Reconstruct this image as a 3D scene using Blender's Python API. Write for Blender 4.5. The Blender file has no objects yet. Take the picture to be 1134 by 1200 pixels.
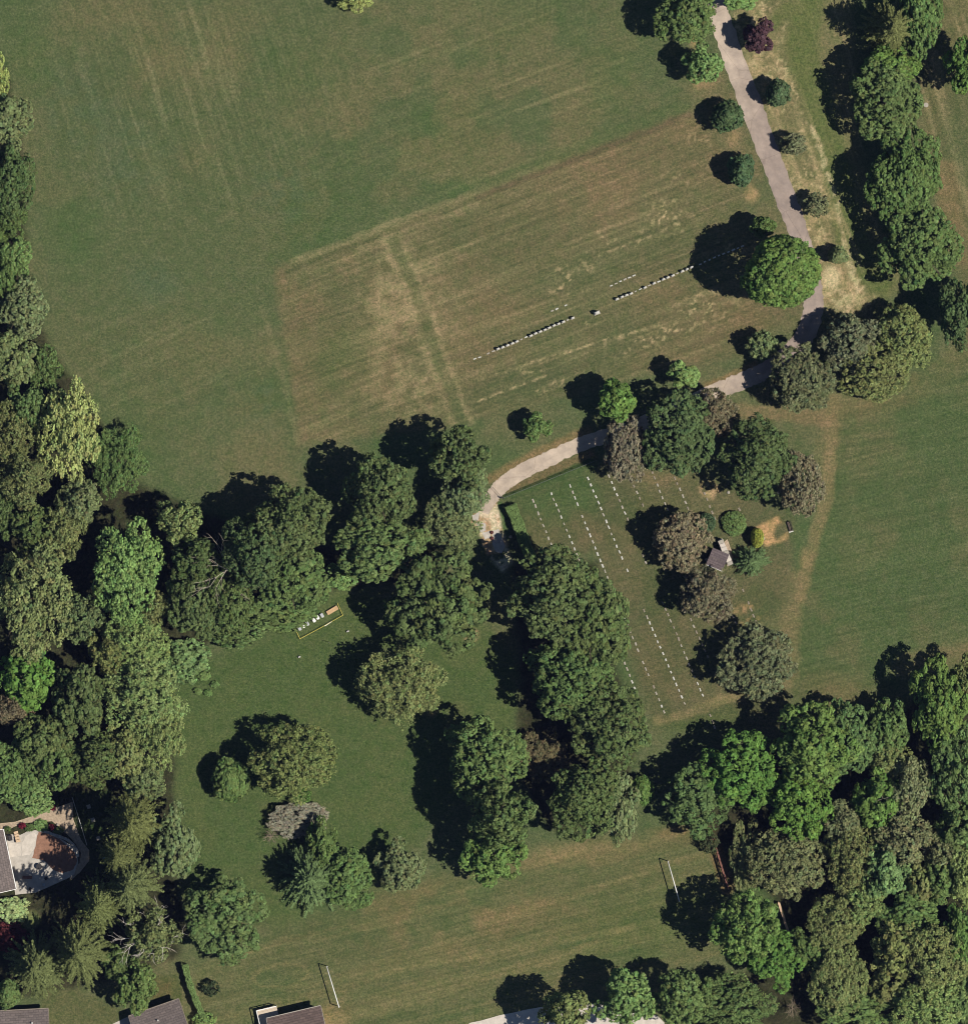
import bpy, math, random
import numpy as np
from mathutils import Vector

# ------------------------------------------------------------------ camera, sky, sun
S = 0.15            # metres per photograph pixel on the ground
CX, CY = 567.0, 600.0
CAMH = 1500.0
scene = bpy.context.scene
cam_data = bpy.data.cameras.new('camera'); cam = bpy.data.objects.new('camera', cam_data)
scene.collection.objects.link(cam); scene.camera = cam
cam.location = (0, 0, CAMH); cam.rotation_euler = (0, 0, 0)
cam_data.sensor_fit = 'VERTICAL'; cam_data.angle = 2 * math.atan(600 * S / CAMH)
cam_data.clip_start = 10; cam_data.clip_end = 5000

SUN = Vector((-0.63, 0.19, -1.0))        # direction the sunlight travels
el = math.atan2(1.0, math.hypot(SUN.x, SUN.y)); az = math.atan2(-SUN.x, -SUN.y)
world = bpy.data.worlds.new('World'); scene.world = world; world.use_nodes = True
wn = world.node_tree.nodes; wl = world.node_tree.links
sky = wn.new('ShaderNodeTexSky'); sky.sky_type = 'NISHITA'; sky.sun_disc = False
sky.sun_elevation = el; sky.sun_rotation = az; sky.air_density = 1.0; sky.dust_density = 0.1; sky.ozone_density = 3.0
wl.new(sky.outputs[0], wn['Background'].inputs[0]); wn['Background'].inputs[1].default_value = 0.05
sd = bpy.data.lights.new('sun', 'SUN'); sd.energy = 5.0; sd.angle = math.radians(0.5); sd.color = (1.0, 0.94, 0.84)
sun = bpy.data.objects.new('sun', sd); scene.collection.objects.link(sun)
sun.rotation_euler = SUN.to_track_quat('-Z', 'Y').to_euler(); sun.location = (60, -20, 120)
scene.view_settings.view_transform = 'Standard'; scene.view_settings.look = 'None'
scene.view_settings.exposure = 0.06; scene.view_settings.gamma = 1.0
scene.render.engine = 'CYCLES'; scene.cycles.filter_width = 1.0; scene.cycles.max_bounces = 2; scene.cycles.diffuse_bounces = 1; scene.cycles.transmission_bounces = 1; scene.cycles.glossy_bounces = 1; scene.cycles.volume_bounces = 0

# ------------------------------------------------------------------ helpers
COL = scene.collection
def W(px, py, z=0.0):
    k = S * (1 - z / CAMH)
    return ((px - CX) * k, (CY - py) * k)
def lin(r, g, b):
    def f(c):
        c /= 255.0
        return c / 12.92 if c <= 0.04045 else ((c + 0.055) / 1.055) ** 2.4
    return np.array([f(r), f(g), f(b)])
def tag(o, label=None, cat=None, group=None, kind=None):
    if label: o['label'] = label
    if cat: o['category'] = cat
    if group: o['group'] = group
    if kind: o['kind'] = kind
    return o
def empty(name, loc, rz=0.0):
    o = bpy.data.objects.new(name, None); COL.objects.link(o)
    o.location = loc; o.rotation_euler = (0, 0, rz); o.empty_display_size = 0.3
    return o
def link(name, me, parent=None, loc=(0, 0, 0), rz=0.0):
    o = bpy.data.objects.new(name, me); COL.objects.link(o)
    o.parent = parent; o.location = loc; o.rotation_euler = (0, 0, rz)
    return o

class MB:
    """collects simple shapes into one mesh"""
    def __init__(s): s.v = []; s.f = []
    def add(s, vs, fs):
        n = len(s.v); s.v += [tuple(p) for p in vs]; s.f += [tuple(i + n for i in f) for f in fs]; return s
    def box(s, c, d, rz=0.0, top=1.0):
        hx, hy, hz = d[0] / 2, d[1] / 2, d[2] / 2; ca, sa = math.cos(rz), math.sin(rz); vs = []
        for z, k in ((-hz, 1.0), (hz, top)):
            for x, y in ((-hx, -hy), (hx, -hy), (hx, hy), (-hx, hy)):
                x *= k; y *= k
                vs.append((c[0] + x * ca - y * sa, c[1] + x * sa + y * ca, c[2] + z))
        return s.add(vs, [(3, 2, 1, 0), (4, 5, 6, 7), (0, 1, 5, 4), (1, 2, 6, 5), (2, 3, 7, 6), (3, 0, 4, 7)])
    def chamfer(s, c, d, rz=0.0, ch=0.03):
        s.box((c[0], c[1], c[2] - ch / 2), (d[0], d[1], d[2] - ch), rz)
        k = MB(); k.box((0, 0, 0), (1, 1, 1))
        ca, sa = math.cos(rz), math.sin(rz); vs = []
        z0 = c[2] + d[2] / 2 - ch; z1 = c[2] + d[2] / 2
        for z, m in ((z0, 0.0), (z1, ch)):
            for sx, sy in ((-1, -1), (1, -1), (1, 1), (-1, 1)):
                x = sx * (d[0] / 2 - m); y = sy * (d[1] / 2 - m)
                vs.append((c[0] + x * ca - y * sa, c[1] + x * sa + y * ca, z))
        return s.add(vs, [(4, 5, 6, 7), (0, 1, 5, 4), (1, 2, 6, 5), (2, 3, 7, 6), (3, 0, 4, 7)])
    def prism(s, poly, z0, z1):
        n = len(poly); a = sum(poly[i][0] * poly[(i + 1) % n][1] - poly[(i + 1) % n][0] * poly[i][1] for i in range(n))
        if a < 0: poly = poly[::-1]
        vs = [(p[0], p[1], z0) for p in poly] + [(p[0], p[1], z1) for p in poly]
        return s.add(vs, [tuple(range(n))[::-1], tuple(range(n, 2 * n))] + [(i, (i + 1) % n, n + (i + 1) % n, n + i) for i in range(n)])
    def tube(s, pts, rad, n=6):
        rings = []
        pts = [Vector(p) for p in pts]
        for i, p in enumerate(pts):
            d = (pts[min(i + 1, len(pts) - 1)] - pts[max(i - 1, 0)]).normalized()
            a = d.orthogonal().normalized(); b = d.cross(a)
            r = rad[i] if hasattr(rad, '__len__') else rad
            rings.append([p + a * r * math.cos(2 * math.pi * k / n) + b * r * math.sin(2 * math.pi * k / n) for k in range(n)])
        vs = [q for R in rings for q in R]; fs = []
        for i in range(len(pts) - 1):
            for k in range(n):
                fs.append((i * n + k, i * n + (k + 1) % n, (i + 1) * n + (k + 1) % n, (i + 1) * n + k))
        fs.append(tuple(range(n))[::-1]); m = (len(pts) - 1) * n; fs.append(tuple(range(m, m + n)))
        return s.add(vs, fs)
    def lathe(s, prof, n=10, c=(0, 0)):
        vs = [(c[0] + r * math.cos(2 * math.pi * k / n), c[1] + r * math.sin(2 * math.pi * k / n), z) for r, z in prof for k in range(n)]
        fs = [(i * n + k, i * n + (k + 1) % n, (i + 1) * n + (k + 1) % n, (i + 1) * n + k) for i in range(len(prof) - 1) for k in range(n)]
        fs.append(tuple(range(n))[::-1]); m = (len(prof) - 1) * n; fs.append(tuple(range(m, m + n)))
        return s.add(vs, fs)
    def mesh(s, name, mat, smooth=False):
        me = bpy.data.meshes.new(name); me.from_pydata(s.v, [], s.f); me.materials.append(mat)
        if smooth: me.polygons.foreach_set('use_smooth', [True] * len(me.polygons))
        me.update(); return me
    def build(s, name, mat, parent=None, loc=(0, 0, 0), rz=0.0, smooth=False):
        return link(name, s.mesh(name, mat, smooth), parent, loc, rz)

def mat_new(name):
    m = bpy.data.materials.new(name); m.use_nodes = True
    return m, m.node_tree.nodes, m.node_tree.links, m.node_tree.nodes['Principled BSDF']
def mat_simple(name, col, rough=0.8, var=0.25, scale=3.0, bump=0.0, col2=None, detail=6, metallic=0.0, stretch=None):
    m, n, l, b = mat_new(name)
    tc = n.new('ShaderNodeTexCoord'); no = n.new('ShaderNodeTexNoise'); no.inputs['Scale'].default_value = scale
    no.inputs['Detail'].default_value = detail; no.inputs['Roughness'].default_value = 0.65
    src = tc.outputs['Object']
    if stretch:
        mp = n.new('ShaderNodeMapping'); mp.inputs['Scale'].default_value = stretch; l.new(src, mp.inputs[0]); src = mp.outputs[0]
    l.new(src, no.inputs['Vector'])
    cr = n.new('ShaderNodeValToRGB'); c = np.array(col)
    c2 = np.array(col2) if col2 is not None else c * (1 + var)
    c1 = c * (1 - var)
    cr.color_ramp.elements[0].position = 0.3; cr.color_ramp.elements[1].position = 0.7
    cr.color_ramp.elements[0].color = (*c1, 1); cr.color_ramp.elements[1].color = (*np.minimum(c2, 1), 1)
    l.new(no.outputs[0], cr.inputs[0]); l.new(cr.outputs[0], b.inputs['Base Color'])
    b.inputs['Roughness'].default_value = rough; b.inputs['Specular IOR Level'].default_value = 0.25
    b.inputs['Metallic'].default_value = metallic
    if bump:
        bp = n.new('ShaderNodeBump'); bp.inputs['Strength'].default_value = bump; bp.inputs['Distance'].default_value = 0.05
        l.new(no.outputs[0], bp.inputs['Height']); l.new(bp.outputs[0], b.inputs['Normal'])
    return m

def mat_leaf(name, trans=0.22, rough=0.55):
    m, n, l, b = mat_new(name)
    oi = n.new('ShaderNodeObjectInfo'); at = n.new('ShaderNodeAttribute'); at.attribute_name = 'tint'
    mul = n.new('ShaderNodeMix'); mul.data_type = 'RGBA'; mul.blend_type = 'MULTIPLY'; mul.inputs[0].default_value = 1.0
    l.new(oi.outputs['Color'], mul.inputs[6]); l.new(at.outputs['Color'], mul.inputs[7])
    n.remove(b); b = n.new('ShaderNodeBsdfDiffuse'); l.new(mul.outputs[2], b.inputs['Color'])
    tr = n.new('ShaderNodeBsdfTranslucent'); l.new(mul.outputs[2], tr.inputs[0])
    mx = n.new('ShaderNodeMixShader'); mx.inputs[0].default_value = trans
    l.new(b.outputs[0], mx.inputs[1]); l.new(tr.outputs[0], mx.inputs[2])
    l.new(mx.outputs[0], n['Material Output'].inputs[0])
    return m
M = {}
M['leaf'] = mat_leaf('leaf', 0.09); M['needle'] = mat_leaf('needle', 0.08, 0.7)
M['bark'] = mat_simple('bark', (0.09, 0.07, 0.05), 0.9, 0.4, 4, 0.4, stretch=(1, 1, 0.2))
M['dead_wood'] = mat_simple('dead_wood', (0.42, 0.37, 0.29), 0.9, 0.3, 5)
M['white_wood'] = mat_simple('white_wood', (0.62, 0.57, 0.50), 0.9, 0.2, 5)
M['twig'] = mat_simple('twig', (0.26, 0.205, 0.15), 0.9, 0.3, 2)
M['asphalt'] = None
M['stone_white'] = mat_simple('stone_white', (0.48, 0.47, 0.43), 0.7, 0.25, 3)
M['stone_pale'] = mat_simple('stone_pale', (0.34, 0.31, 0.26), 0.8, 0.2, 6)
M['stone_dull'] = mat_simple('stone_dull', (0.24, 0.205, 0.16), 0.85, 0.3, 5)
M['concrete'] = mat_simple('concrete', (0.42, 0.385, 0.34), 0.85, 0.22, 0.9)
M['concrete_white'] = mat_simple('concrete_white', (0.52, 0.47, 0.41), 0.85, 0.15, 1.2)
M['gravel_tan'] = mat_simple('gravel_tan', (0.36, 0.28, 0.20), 0.95, 0.3, 2.5, 0.3)
M['brick_paver'] = mat_simple('brick_paver', (0.25, 0.135, 0.09), 0.9, 0.25, 1.6)
M['roof_grey'] = mat_simple('roof_grey', (0.15, 0.125, 0.118), 0.9, 0.25, 2.2, 0.2, stretch=(1, 4, 1))
M['roof_dark'] = mat_simple('roof_dark', (0.125, 0.10, 0.105), 0.85, 0.2, 2.2, 0.2, stretch=(1, 4, 1))
M['roof_brown'] = mat_simple('roof_brown', (0.13, 0.095, 0.085), 0.9, 0.25, 1.3, 0.2, stretch=(1, 3, 1))
M['wall_cream'] = mat_simple('wall_cream', (0.5, 0.45, 0.38), 0.85, 0.12, 2)
M['white_paint'] = mat_simple('white_paint', (0.78, 0.77, 0.74), 0.5, 0.06, 4)
M['grey_paint'] = mat_simple('grey_paint', (0.42, 0.44, 0.45), 0.5, 0.1, 4)
M['glass'] = mat_simple('glass', (0.03, 0.04, 0.05), 0.1, 0.1, 2)
M['plywood'] = mat_simple('plywood', (0.52, 0.35, 0.19), 0.7, 0.18, 3, stretch=(0.5, 4, 1))
M['wood_pale'] = mat_simple('wood_pale', (0.55, 0.40, 0.26), 0.8, 0.2, 4)
M['wood_red'] = mat_simple('wood_red', (0.19, 0.09, 0.065), 0.85, 0.3, 4)
M['wood_dark'] = mat_simple('wood_dark', (0.09, 0.065, 0.055), 0.8, 0.3, 5)
M['wood_deck'] = mat_simple('wood_deck', (0.52, 0.43, 0.33), 0.8, 0.15, 3)
M['yellow'] = mat_simple('yellow_tape', (0.70, 0.58, 0.12), 0.6, 0.15, 3)
M['metal'] = mat_simple('metal_grey', (0.14, 0.14, 0.14), 0.5, 0.15, 5)
M['iron_dark'] = mat_simple('iron_dark', (0.03, 0.028, 0.03), 0.6, 0.2, 5)
M['rust'] = mat_simple('rust', (0.10, 0.035, 0.03), 0.9, 0.3, 5)
M['teal'] = mat_simple('teal_paint', (0.20, 0.46, 0.50), 0.6, 0.1, 5)
M['petal'] = mat_leaf('petal', 0.2)

def courses(m):
    n, l = m.node_tree.nodes, m.node_tree.links; b = n['Principled BSDF']; src = b.inputs['Base Color'].links[0].from_socket
    tc = n.new('ShaderNodeTexCoord'); bk = n.new('ShaderNodeTexBrick'); bk.inputs['Scale'].default_value = 1.0; bk.inputs['Brick Width'].default_value = .9; bk.inputs['Row Height'].default_value = .42; bk.inputs['Mortar Size'].default_value = .035
    bk.inputs['Color1'].default_value = (.82, .82, .82, 1); bk.inputs['Color2'].default_value = (1.18, 1.16, 1.14, 1); bk.inputs['Mortar'].default_value = (.6, .6, .6, 1); l.new(tc.outputs['Object'], bk.inputs['Vector'])
    k = n.new('ShaderNodeMix'); k.data_type = 'RGBA'; k.blend_type = 'MULTIPLY'; k.inputs[0].default_value = 1; l.new(src, k.inputs[6]); l.new(bk.outputs[0], k.inputs[7]); l.new(k.outputs[2], b.inputs['Base Color'])
for q in ('roof_grey', 'roof_dark', 'roof_brown'): courses(M[q])

# ------------------------------------------------------------------ numpy noise
def vnoise(x, y, seed=0):
    xi = np.floor(x).astype(np.int64); yi = np.floor(y).astype(np.int64); fx = x - xi; fy = y - yi
    fx = fx * fx * (3 - 2 * fx); fy = fy * fy * (3 - 2 * fy)
    def h(a, b):
        k = (a * 374761393 + b * 668265263 + seed * 1442695041) & 0xffffffff
        k = ((k ^ (k >> 13)) * 1274126177) & 0xffffffff
        return ((k ^ (k >> 16)) & 0xffff) / 65535.0
    return (h(xi, yi) * (1 - fx) + h(xi + 1, yi) * fx) * (1 - fy) + (h(xi, yi + 1) * (1 - fx) + h(xi + 1, yi + 1) * fx) * fy
def fbm(x, y, seed=0, o=3):
    t = 0; a = 1; s = 0
    for i in range(o):
        t = t + a * vnoise(x * 2 ** i, y * 2 ** i, seed + i * 17); s += a; a *= 0.55
    return t / s
def sstep(a, b, x): t = np.clip((x - a) / (b - a), 0, 1); return t * t * (3 - 2 * t)

# ------------------------------------------------------------------ ground
STEP = 2.0
fx = np.arange(-40, 1176, STEP); fy = np.arange(-40, 1242, STEP)
gx = np.concatenate([[-3400, -1200, -300], fx, [1440, 2340, 4540]]); gy = np.concatenate([[-3400, -1200, -300], fy, [1500, 2400, 4600]])
X, Y = np.meshgrid(gx, gy)
wx = X + 6 * (fbm(X / 14, Y / 14, 91) - .5); wy = Y + 6 * (fbm(X / 14, Y / 14, 92) - .5)
def dline(pts, x=None, y=None):
    x = wx if x is None else x; y = wy if y is None else y
    d = np.full(X.shape, 1e9)
    for (ax, ay), (bx, by) in zip(pts[:-1], pts[1:]):
        ux, uy = bx - ax, by - ay; t = np.clip(((x - ax) * ux + (y - ay) * uy) / (ux * ux + uy * uy), 0, 1)
        d = np.minimum(d, np.hypot(x - ax - t * ux, y - ay - t * uy))
    return d
def inpoly(pts):
    c = np.zeros(X.shape, bool); n = len(pts)
    for i in range(n):
        (ax, ay), (bx, by) = pts[i], pts[(i + 1) % n]
        if ay == by: continue
        k = ((ay > wy) != (by > wy)) & (wx < (bx - ax) * (wy - ay) / (by - ay) + ax); c ^= k
    return c
def mpoly(pts, soft=6):
    d = dline(list(pts) + [pts[0]]); sd_ = np.where(inpoly(pts), d, -d); return sstep(-soft, soft, sd_)
def mline(pts, w, soft=3, x=None, y=None): return 1 - sstep(w / 2, w / 2 + soft, dline(pts, x, y))
def mblob(cx, cy, rx, ry=None, ang=0, soft=0.6):
    ry = ry or rx; a = math.radians(ang); u = (wx - cx) * math.cos(a) + (wy - cy) * math.sin(a); v = -(wx - cx) * math.sin(a) + (wy - cy) * math.cos(a)
    return 1 - sstep(1 - soft, 1 + soft * .4, np.hypot(u / rx, v / ry))
def streak(ang, wl_, ln, seed):
    a = math.radians(ang); u = X * math.cos(a) + Y * math.sin(a); v = -X * math.sin(a) + Y * math.cos(a)
    return fbm(u / ln, v / wl_, seed, 2)
GREEN = lin(79, 86, 57); BROWN = lin(108, 94, 68); STRAW = lin(156, 136, 104); LUSH = lin(66, 84, 48); OLIVE = lin(90, 88, 60)
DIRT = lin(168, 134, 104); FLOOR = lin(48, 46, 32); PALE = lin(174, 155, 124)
G = np.ones(X.shape + (3,)) * GREEN
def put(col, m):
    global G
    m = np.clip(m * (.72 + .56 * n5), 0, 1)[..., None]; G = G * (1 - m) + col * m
n5 = vnoise(X / 2.6, Y / 2.6, 8)
n1 = fbm(X / 150, Y / 150, 1); n2 = fbm(X / 45, Y / 45, 2); n3 = fbm(X / 12, Y / 12, 3); n4 = vnoise(X / 4, Y / 4, 4)
n5 = vnoise(X / 2.6, Y / 2.6, 8); thatch = sstep(.42, .7, fbm(X / 9, Y / 9, 5)) * sstep(.5, .75, n5)
# large meadow
put(BROWN, .42 * sstep(.45, .75, n1 * .6 + n2 * .4) + .12 * (n3 - .5))
put(LUSH, .6 * sstep(.5, .8, fbm(X / 90, Y / 90, 6)))
put(BROWN, .42 * mblob(560, 150, 340, 150, -15, .9) * sstep(.35, .6, n2))
put(BROWN, .34 * mblob(240, 50, 110, 60, -30, .9) * sstep(.3, .6, n2))
put(OLIVE, .5 * mblob(150, 450, 200, 120, 0, .9) * sstep(.3, .6, n2))
nw = mpoly([(60, -40), (840, -40), (800, 135), (330, 320), (60, 320)], 30)
put(PALE, .11 * nw * sstep(.62, .8, streak(72, 5, 90, 11)) * mblob(220, 120, 190, 170, 0, .8))
put(LUSH * .8, .15 * nw * sstep(.62, .8, streak(72, 6, 110, 12)) * mblob(220, 120, 220, 190, 0, .8))
put(PALE, .07 * sstep(.62, .8, streak(-27, 5, 140, 13)) * mblob(230, 450, 170, 110, 0, .8))
put(STRAW, .15 * sstep(.62, .8, streak(-20, 5, 140, 14)) * mblob(600, 120, 260, 120, 0, .8))
for cx, cy, rx, ry in ((150, 180, 60, 70), (180, 330, 40, 30), (90, 120, 50, 60), (330, 220, 50, 40), (300, 470, 60, 40), (1060, 690, 60, 50), (1090, 560, 50, 60)):
    put(lin(68, 84, 62), .5 * mblob(cx, cy, rx, ry, 20, .9) * sstep(.35, .6, n3 * .6 + n2 * .4))
# brown mown plot with the upright stones
plot = mpoly([(322, 315), (400, 285), (480, 255), (560, 226), (650, 190), (740, 156), (808, 130), (850, 180), (900, 330), (905, 410), (790, 430), (600, 480), (520, 500), (352, 520)], 7)
put(lin(104, 91, 66), .75 * plot * (.55 + .6 * sstep(.25, .6, n2)))
put(lin(84, 86, 58), .6 * plot * sstep(.45, .7, fbm(X / 60, Y / 60, 21)))
put(STRAW * .8, .24 * plot * sstep(.55, .8, streak(-21, 5, 160, 22)))
put(lin(82, 76, 56), .35 * plot * sstep(.58, .8, streak(-21, 7, 160, 23)))
put(STRAW * .85, .55 * mblob(460, 350, 95, 75, 60, .9) * sstep(.35, .65, n3 * .5 + n2 * .5))
put(STRAW * .85, .45 * mblob(490, 455, 70, 45, 20, .9) * sstep(.35, .65, n3))
put(lin(112, 92, 70), .4 * mblob(730, 190, 120, 45, -22, .9))
put(GREEN * .95, .7 * mblob(640, 440, 190, 40, -20, .9) * sstep(.3, .6, n2))
put(LUSH, .55 * mblob(400, 420, 45, 80, 10, .9) * sstep(.3, .6, n2))
put(GREEN, .6 * mblob(700, 310, 110, 30, -22, .8))
put(STRAW * .9, .38 * mline([(345, 305), (410, 281), (480, 255), (540, 233), (600, 208), (650, 191)], 4, 4) * (.4 + .6 * n3))
put(STRAW * .8, .5 * mline([(420, 292), (480, 268), (560, 240)], 2, 4) * (.3 + .7 * n3))
put(lin(88, 74, 58), .6 * mline([(560, 232), (650, 196), (740, 160), (806, 135)], 3, 4))
put(LUSH, .5 * mline([(560, 220), (680, 172), (800, 125)], 8, 8))
put(STRAW * .75, .16 * mline([(306, 360), (325, 420), (350, 520)], 2, 4) * n3 * 2)
for o in (0, 22):
    put(STRAW * .85, .34 * mline([(448 + o, 282), (478 + o, 350), (500 + o, 420), (530 + o, 495)], 4, 4) * (.4 + .8 * n3))
put(LUSH * .9, .5 * mline([(460, 282), (490, 350), (514, 420), (540, 490)], 7, 5) * (.4 + .6 * n3))
# thatch scatters
for cx, cy, rx, ry, a, k in ((670, 325, 34, 22, -20, .9), (830, 362, 45, 28, -22, .8), (770, 395, 60, 14, -22, .8), (785, 255, 34, 26, 0, .8), (800, 205, 30, 16, 0, .5), (722, 400, 20, 6, -20, .8), (684, 380, 7, 9, 0, .8), (845, 290, 25, 12, 0, .5), (640, 455, 60, 6, -20, .5), (820, 165, 18, 40, -20, .4)):
    put(STRAW, k * mblob(cx, cy, rx, ry, a, .8) * np.clip(thatch * 1.6, 0, 1))
for p in ([(700, 300), (730, 288), (760, 278), (782, 268)], [(748, 262), (752, 275), (745, 290)], [(700, 272), (712, 285), (722, 280)], [(605, 425), (612, 437), (635, 435)], [(560, 445), (720, 395), (770, 382)], [(560, 470), (640, 440)]):
    put(STRAW, .6 * mline(p, .6, 2.0, X, Y) * sstep(.35, .65, n5))
# verge east of the drive, rough strip and far verge
v = mpoly([(850, -40), (1000, -40), (1000, 60), (1000, 150), (1030, 260), (1060, 335), (1000, 375), (960, 362), (955, 310), (930, 240), (900, 150), (862, 40)], 8)
put(lin(112, 102, 72), .7 * v)
put(lin(146, 126, 94), .7 * v * sstep(.42, .68, n3 * .5 + n2 * .5) * mline([(862, 10), (905, 130), (945, 250), (985, 350)], 36, 30))
put(lin(170, 148, 116), .6 * v * np.clip(thatch * 1.6, 0, 1) * mline([(870, 10), (915, 130), (955, 260), (985, 350)], 50, 30))
put(lin(84, 92, 52), .85 * mline([(950, -20), (938, 60), (962, 130), (980, 200), (1000, 290), (1030, 330)], 22, 14))
put(lin(84, 92, 52), .7 * mline([(920, 10), (905, 28)], 6, 10))
put(PALE, .7 * mline([(952, 150), (975, 220), (990, 290), (1002, 340)], 2, 4) * sstep(.3, .6, n4))
put(STRAW, .4 * v * sstep(.6, .8, streak(70, 5, 120, 31)))
put(PALE, .9 * mblob(974, 325, 12, 16, 0, .6)); put(PALE, .7 * mblob(1005, 325, 10, 25, 0, .9) * sstep(.4, .6, n4)); put(PALE, .6 * mblob(985, 352, 26, 14, 0, .9) * sstep(.35, .6, n4))
e = mpoly([(1090, -40), (1180, -40), (1180, 420), (1125, 420), (1125, 330), (1095, 210), (1075, 120)], 12)
put(lin(96, 88, 60), .7 * e); put(STRAW * .85, .4 * e * sstep(.55, .75, streak(75, 8, 90, 32))); put(GREEN, .7 * e * mblob(1130, 160, 40, 70, 0, .8))
put(lin(115, 95, 68), .6 * mline([(1105, 200), (1118, 300)], 14, 14))
# verge west of the drive
for cx, cy, rx, ry in ((822, 97, 18, 10), (858, 160, 8, 14), (880, 225, 10, 14), (812, 45, 8, 14)):
    put(lin(160, 128, 92), .8 * mblob(cx, cy, rx, ry, 0, .8) * sstep(.25, .5, n3))
put(BROWN, .6 * mline([(830, 90), (870, 190), (915, 290)], 20, 20) * n2 * 1.6)
put(lin(100, 86, 62), .6 * mblob(880, 375, 70, 34, -20, .9))
put(GREEN, .5 * mblob(905, 400, 30, 20, -40, .9))
# eastern field
f = mpoly([(978, 480), (1000, 475), (1100, 420), (1180, 400), (1180, 800), (1060, 790), (1020, 850), (930, 830), (925, 720), (945, 650), (972, 590)], 8)
put(lin(72, 84, 52), .85 * f); put(lin(84, 88, 58), .6 * f * sstep(.45, .7, fbm(X / 50, Y / 50, 41))); put(lin(98, 90, 64), .4 * f * sstep(.5, .75, n2))
put(lin(64, 78, 46), .35 * f * sstep(.5, .75, streak(-8, 8, 120, 42)))
put(lin(120, 98, 70), .6 * mblob(1050, 450, 80, 26, -25, .9) * sstep(.3, .6, n2)); put(lin(110, 92, 66), .55 * mblob(980, 815, 55, 30, 10, .9)); put(lin(110, 92, 66), .5 * mline([(1060, 780), (1134, 765)], 12, 16))
put(lin(128, 106, 76), .62 * mline([(976, 468), (973, 520), (970, 580), (957, 620), (947, 655), (938, 700)], 7, 7) * (.5 + .6 * n3)); put(lin(150, 120, 88), .5 * mblob(943, 652, 7, 13, 10, .9) * (.3 + n3)); put(lin(110, 96, 68), .4 * mline([(978, 470), (960, 560)], 16, 10))
put(lin(114, 98, 70), .55 * mline([(930, 680), (925, 700), (922, 790), (905, 820)], 12, 12))
put(lin(120, 98, 72), .6 * mline([(860, 482), (920, 485), (970, 490)], 10, 8))
# cemetery with the low markers
c = mpoly([(600, 585), (700, 540), (790, 550), (880, 580), (930, 600), (925, 700), (880, 740), (920, 830), (840, 850), (770, 850), (740, 780), (700, 650), (620, 655)], 10)
put(lin(84, 81, 57), .8 * c); put(lin(70, 78, 48), .75 * c * sstep(.45, .65, fbm(X / 55, Y / 55, 51))); put(lin(98, 88, 63), .4 * c * sstep(.5, .7, n2))
put(LUSH, .75 * mpoly([(606, 588), (690, 545), (700, 590), (640, 620)], 14))
put(lin(98, 86, 62), .5 * mblob(690, 625, 60, 45, 0, .9) * sstep(.4, .65, n2)); put(lin(98, 86, 62), .5 * mblob(785, 770, 50, 60, 0, .9) * sstep(.35, .6, n2))
put(lin(116, 98, 72), .55 * mblob(770, 560, 35, 12, 0, .8)); put(DIRT, .85 * mblob(830, 575, 13, 11, 20, .7) * sstep(.35, .55, n4 * .5 + n3 * .5))
put(lin(132, 112, 80), .5 * mline([(770, 845), (800, 838), (840, 822), (870, 815)], 5, 6) * (.3 + n3))
put(lin(72, 82, 46), .7 * mblob(830, 845, 60, 14, -12, .8))
put(lin(168, 130, 92), .9 * mpoly([(884, 618), (912, 606), (915, 614), (905, 624), (908, 632), (922, 626), (922, 632), (898, 640), (890, 630)], 3))
put(lin(142, 112, 80), .7 * mblob(872, 712, 18, 7, -12, .8) * sstep(.3, .6, n4)); put(lin(142, 112, 80), .6 * mblob(880, 728, 20, 5, -12, .8) * sstep(.3, .6, n4))
# strip between drive and fence
put(lin(104, 86, 60), .8 * mline([(600, 575), (640, 556), (690, 535)], 8, 8)); put(LUSH * .75, .8 * mline([(592, 583), (640, 563), (692, 541)], 4, 3)); put(LUSH * .9, .7 * mline([(600, 582), (645, 564), (695, 544)], 5, 4))
put(lin(120, 96, 66), .7 * mline([(575, 560), (602, 545), (640, 526), (690, 505)], 4, 6)); put(lin(120, 96, 66), .7 * mline([(830, 452), (860, 438), (885, 428)], 4, 5))
# end of the drive: orange earth
put(DIRT, .95 * mpoly([(562, 580), (583, 585), (582, 600), (589, 622), (596, 642), (586, 650), (571, 648), (564, 630), (552, 614), (554, 603)], 2) * (.75 + .4 * n3))
put(lin(190, 172, 152), .8 * mpoly([(566, 586), (583, 586), (590, 625), (600, 660), (588, 672), (574, 652), (556, 612)], 3) * sstep(.38, .55, n4 * .5 + n3 * .5))
put(lin(150, 104, 76), .7 * mline([(570, 615), (574, 645)], 5, 4) * sstep(.3, .5, n4))
put(LUSH * 1.1, .9 * mpoly([(582, 590), (587, 590), (597, 632), (592, 634)], 1.5))
# central meadow
m_ = mpoly([(200, 790), (320, 740), (400, 690), (560, 720), (610, 780), (600, 880), (470, 1000), (330, 1090), (220, 1060), (205, 900)], 14)
put(lin(68, 82, 45), .85 * m_); put(lin(78, 86, 50), .5 * m_ * sstep(.45, .7, n2)); put(lin(92, 82, 54), .6 * mblob(310, 980, 60, 40, 0, .9) * sstep(.4, .65, n2)); put(lin(92, 82, 54), .5 * mblob(500, 840, 60, 30, 0, .9) * sstep(.4, .65, n2)); put(DIRT, .7 * mblob(551, 745, 9, 9, 0, .8)); put(lin(130, 108, 76), .5 * mblob(508, 835, 10, 5, -20, .8))
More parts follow.
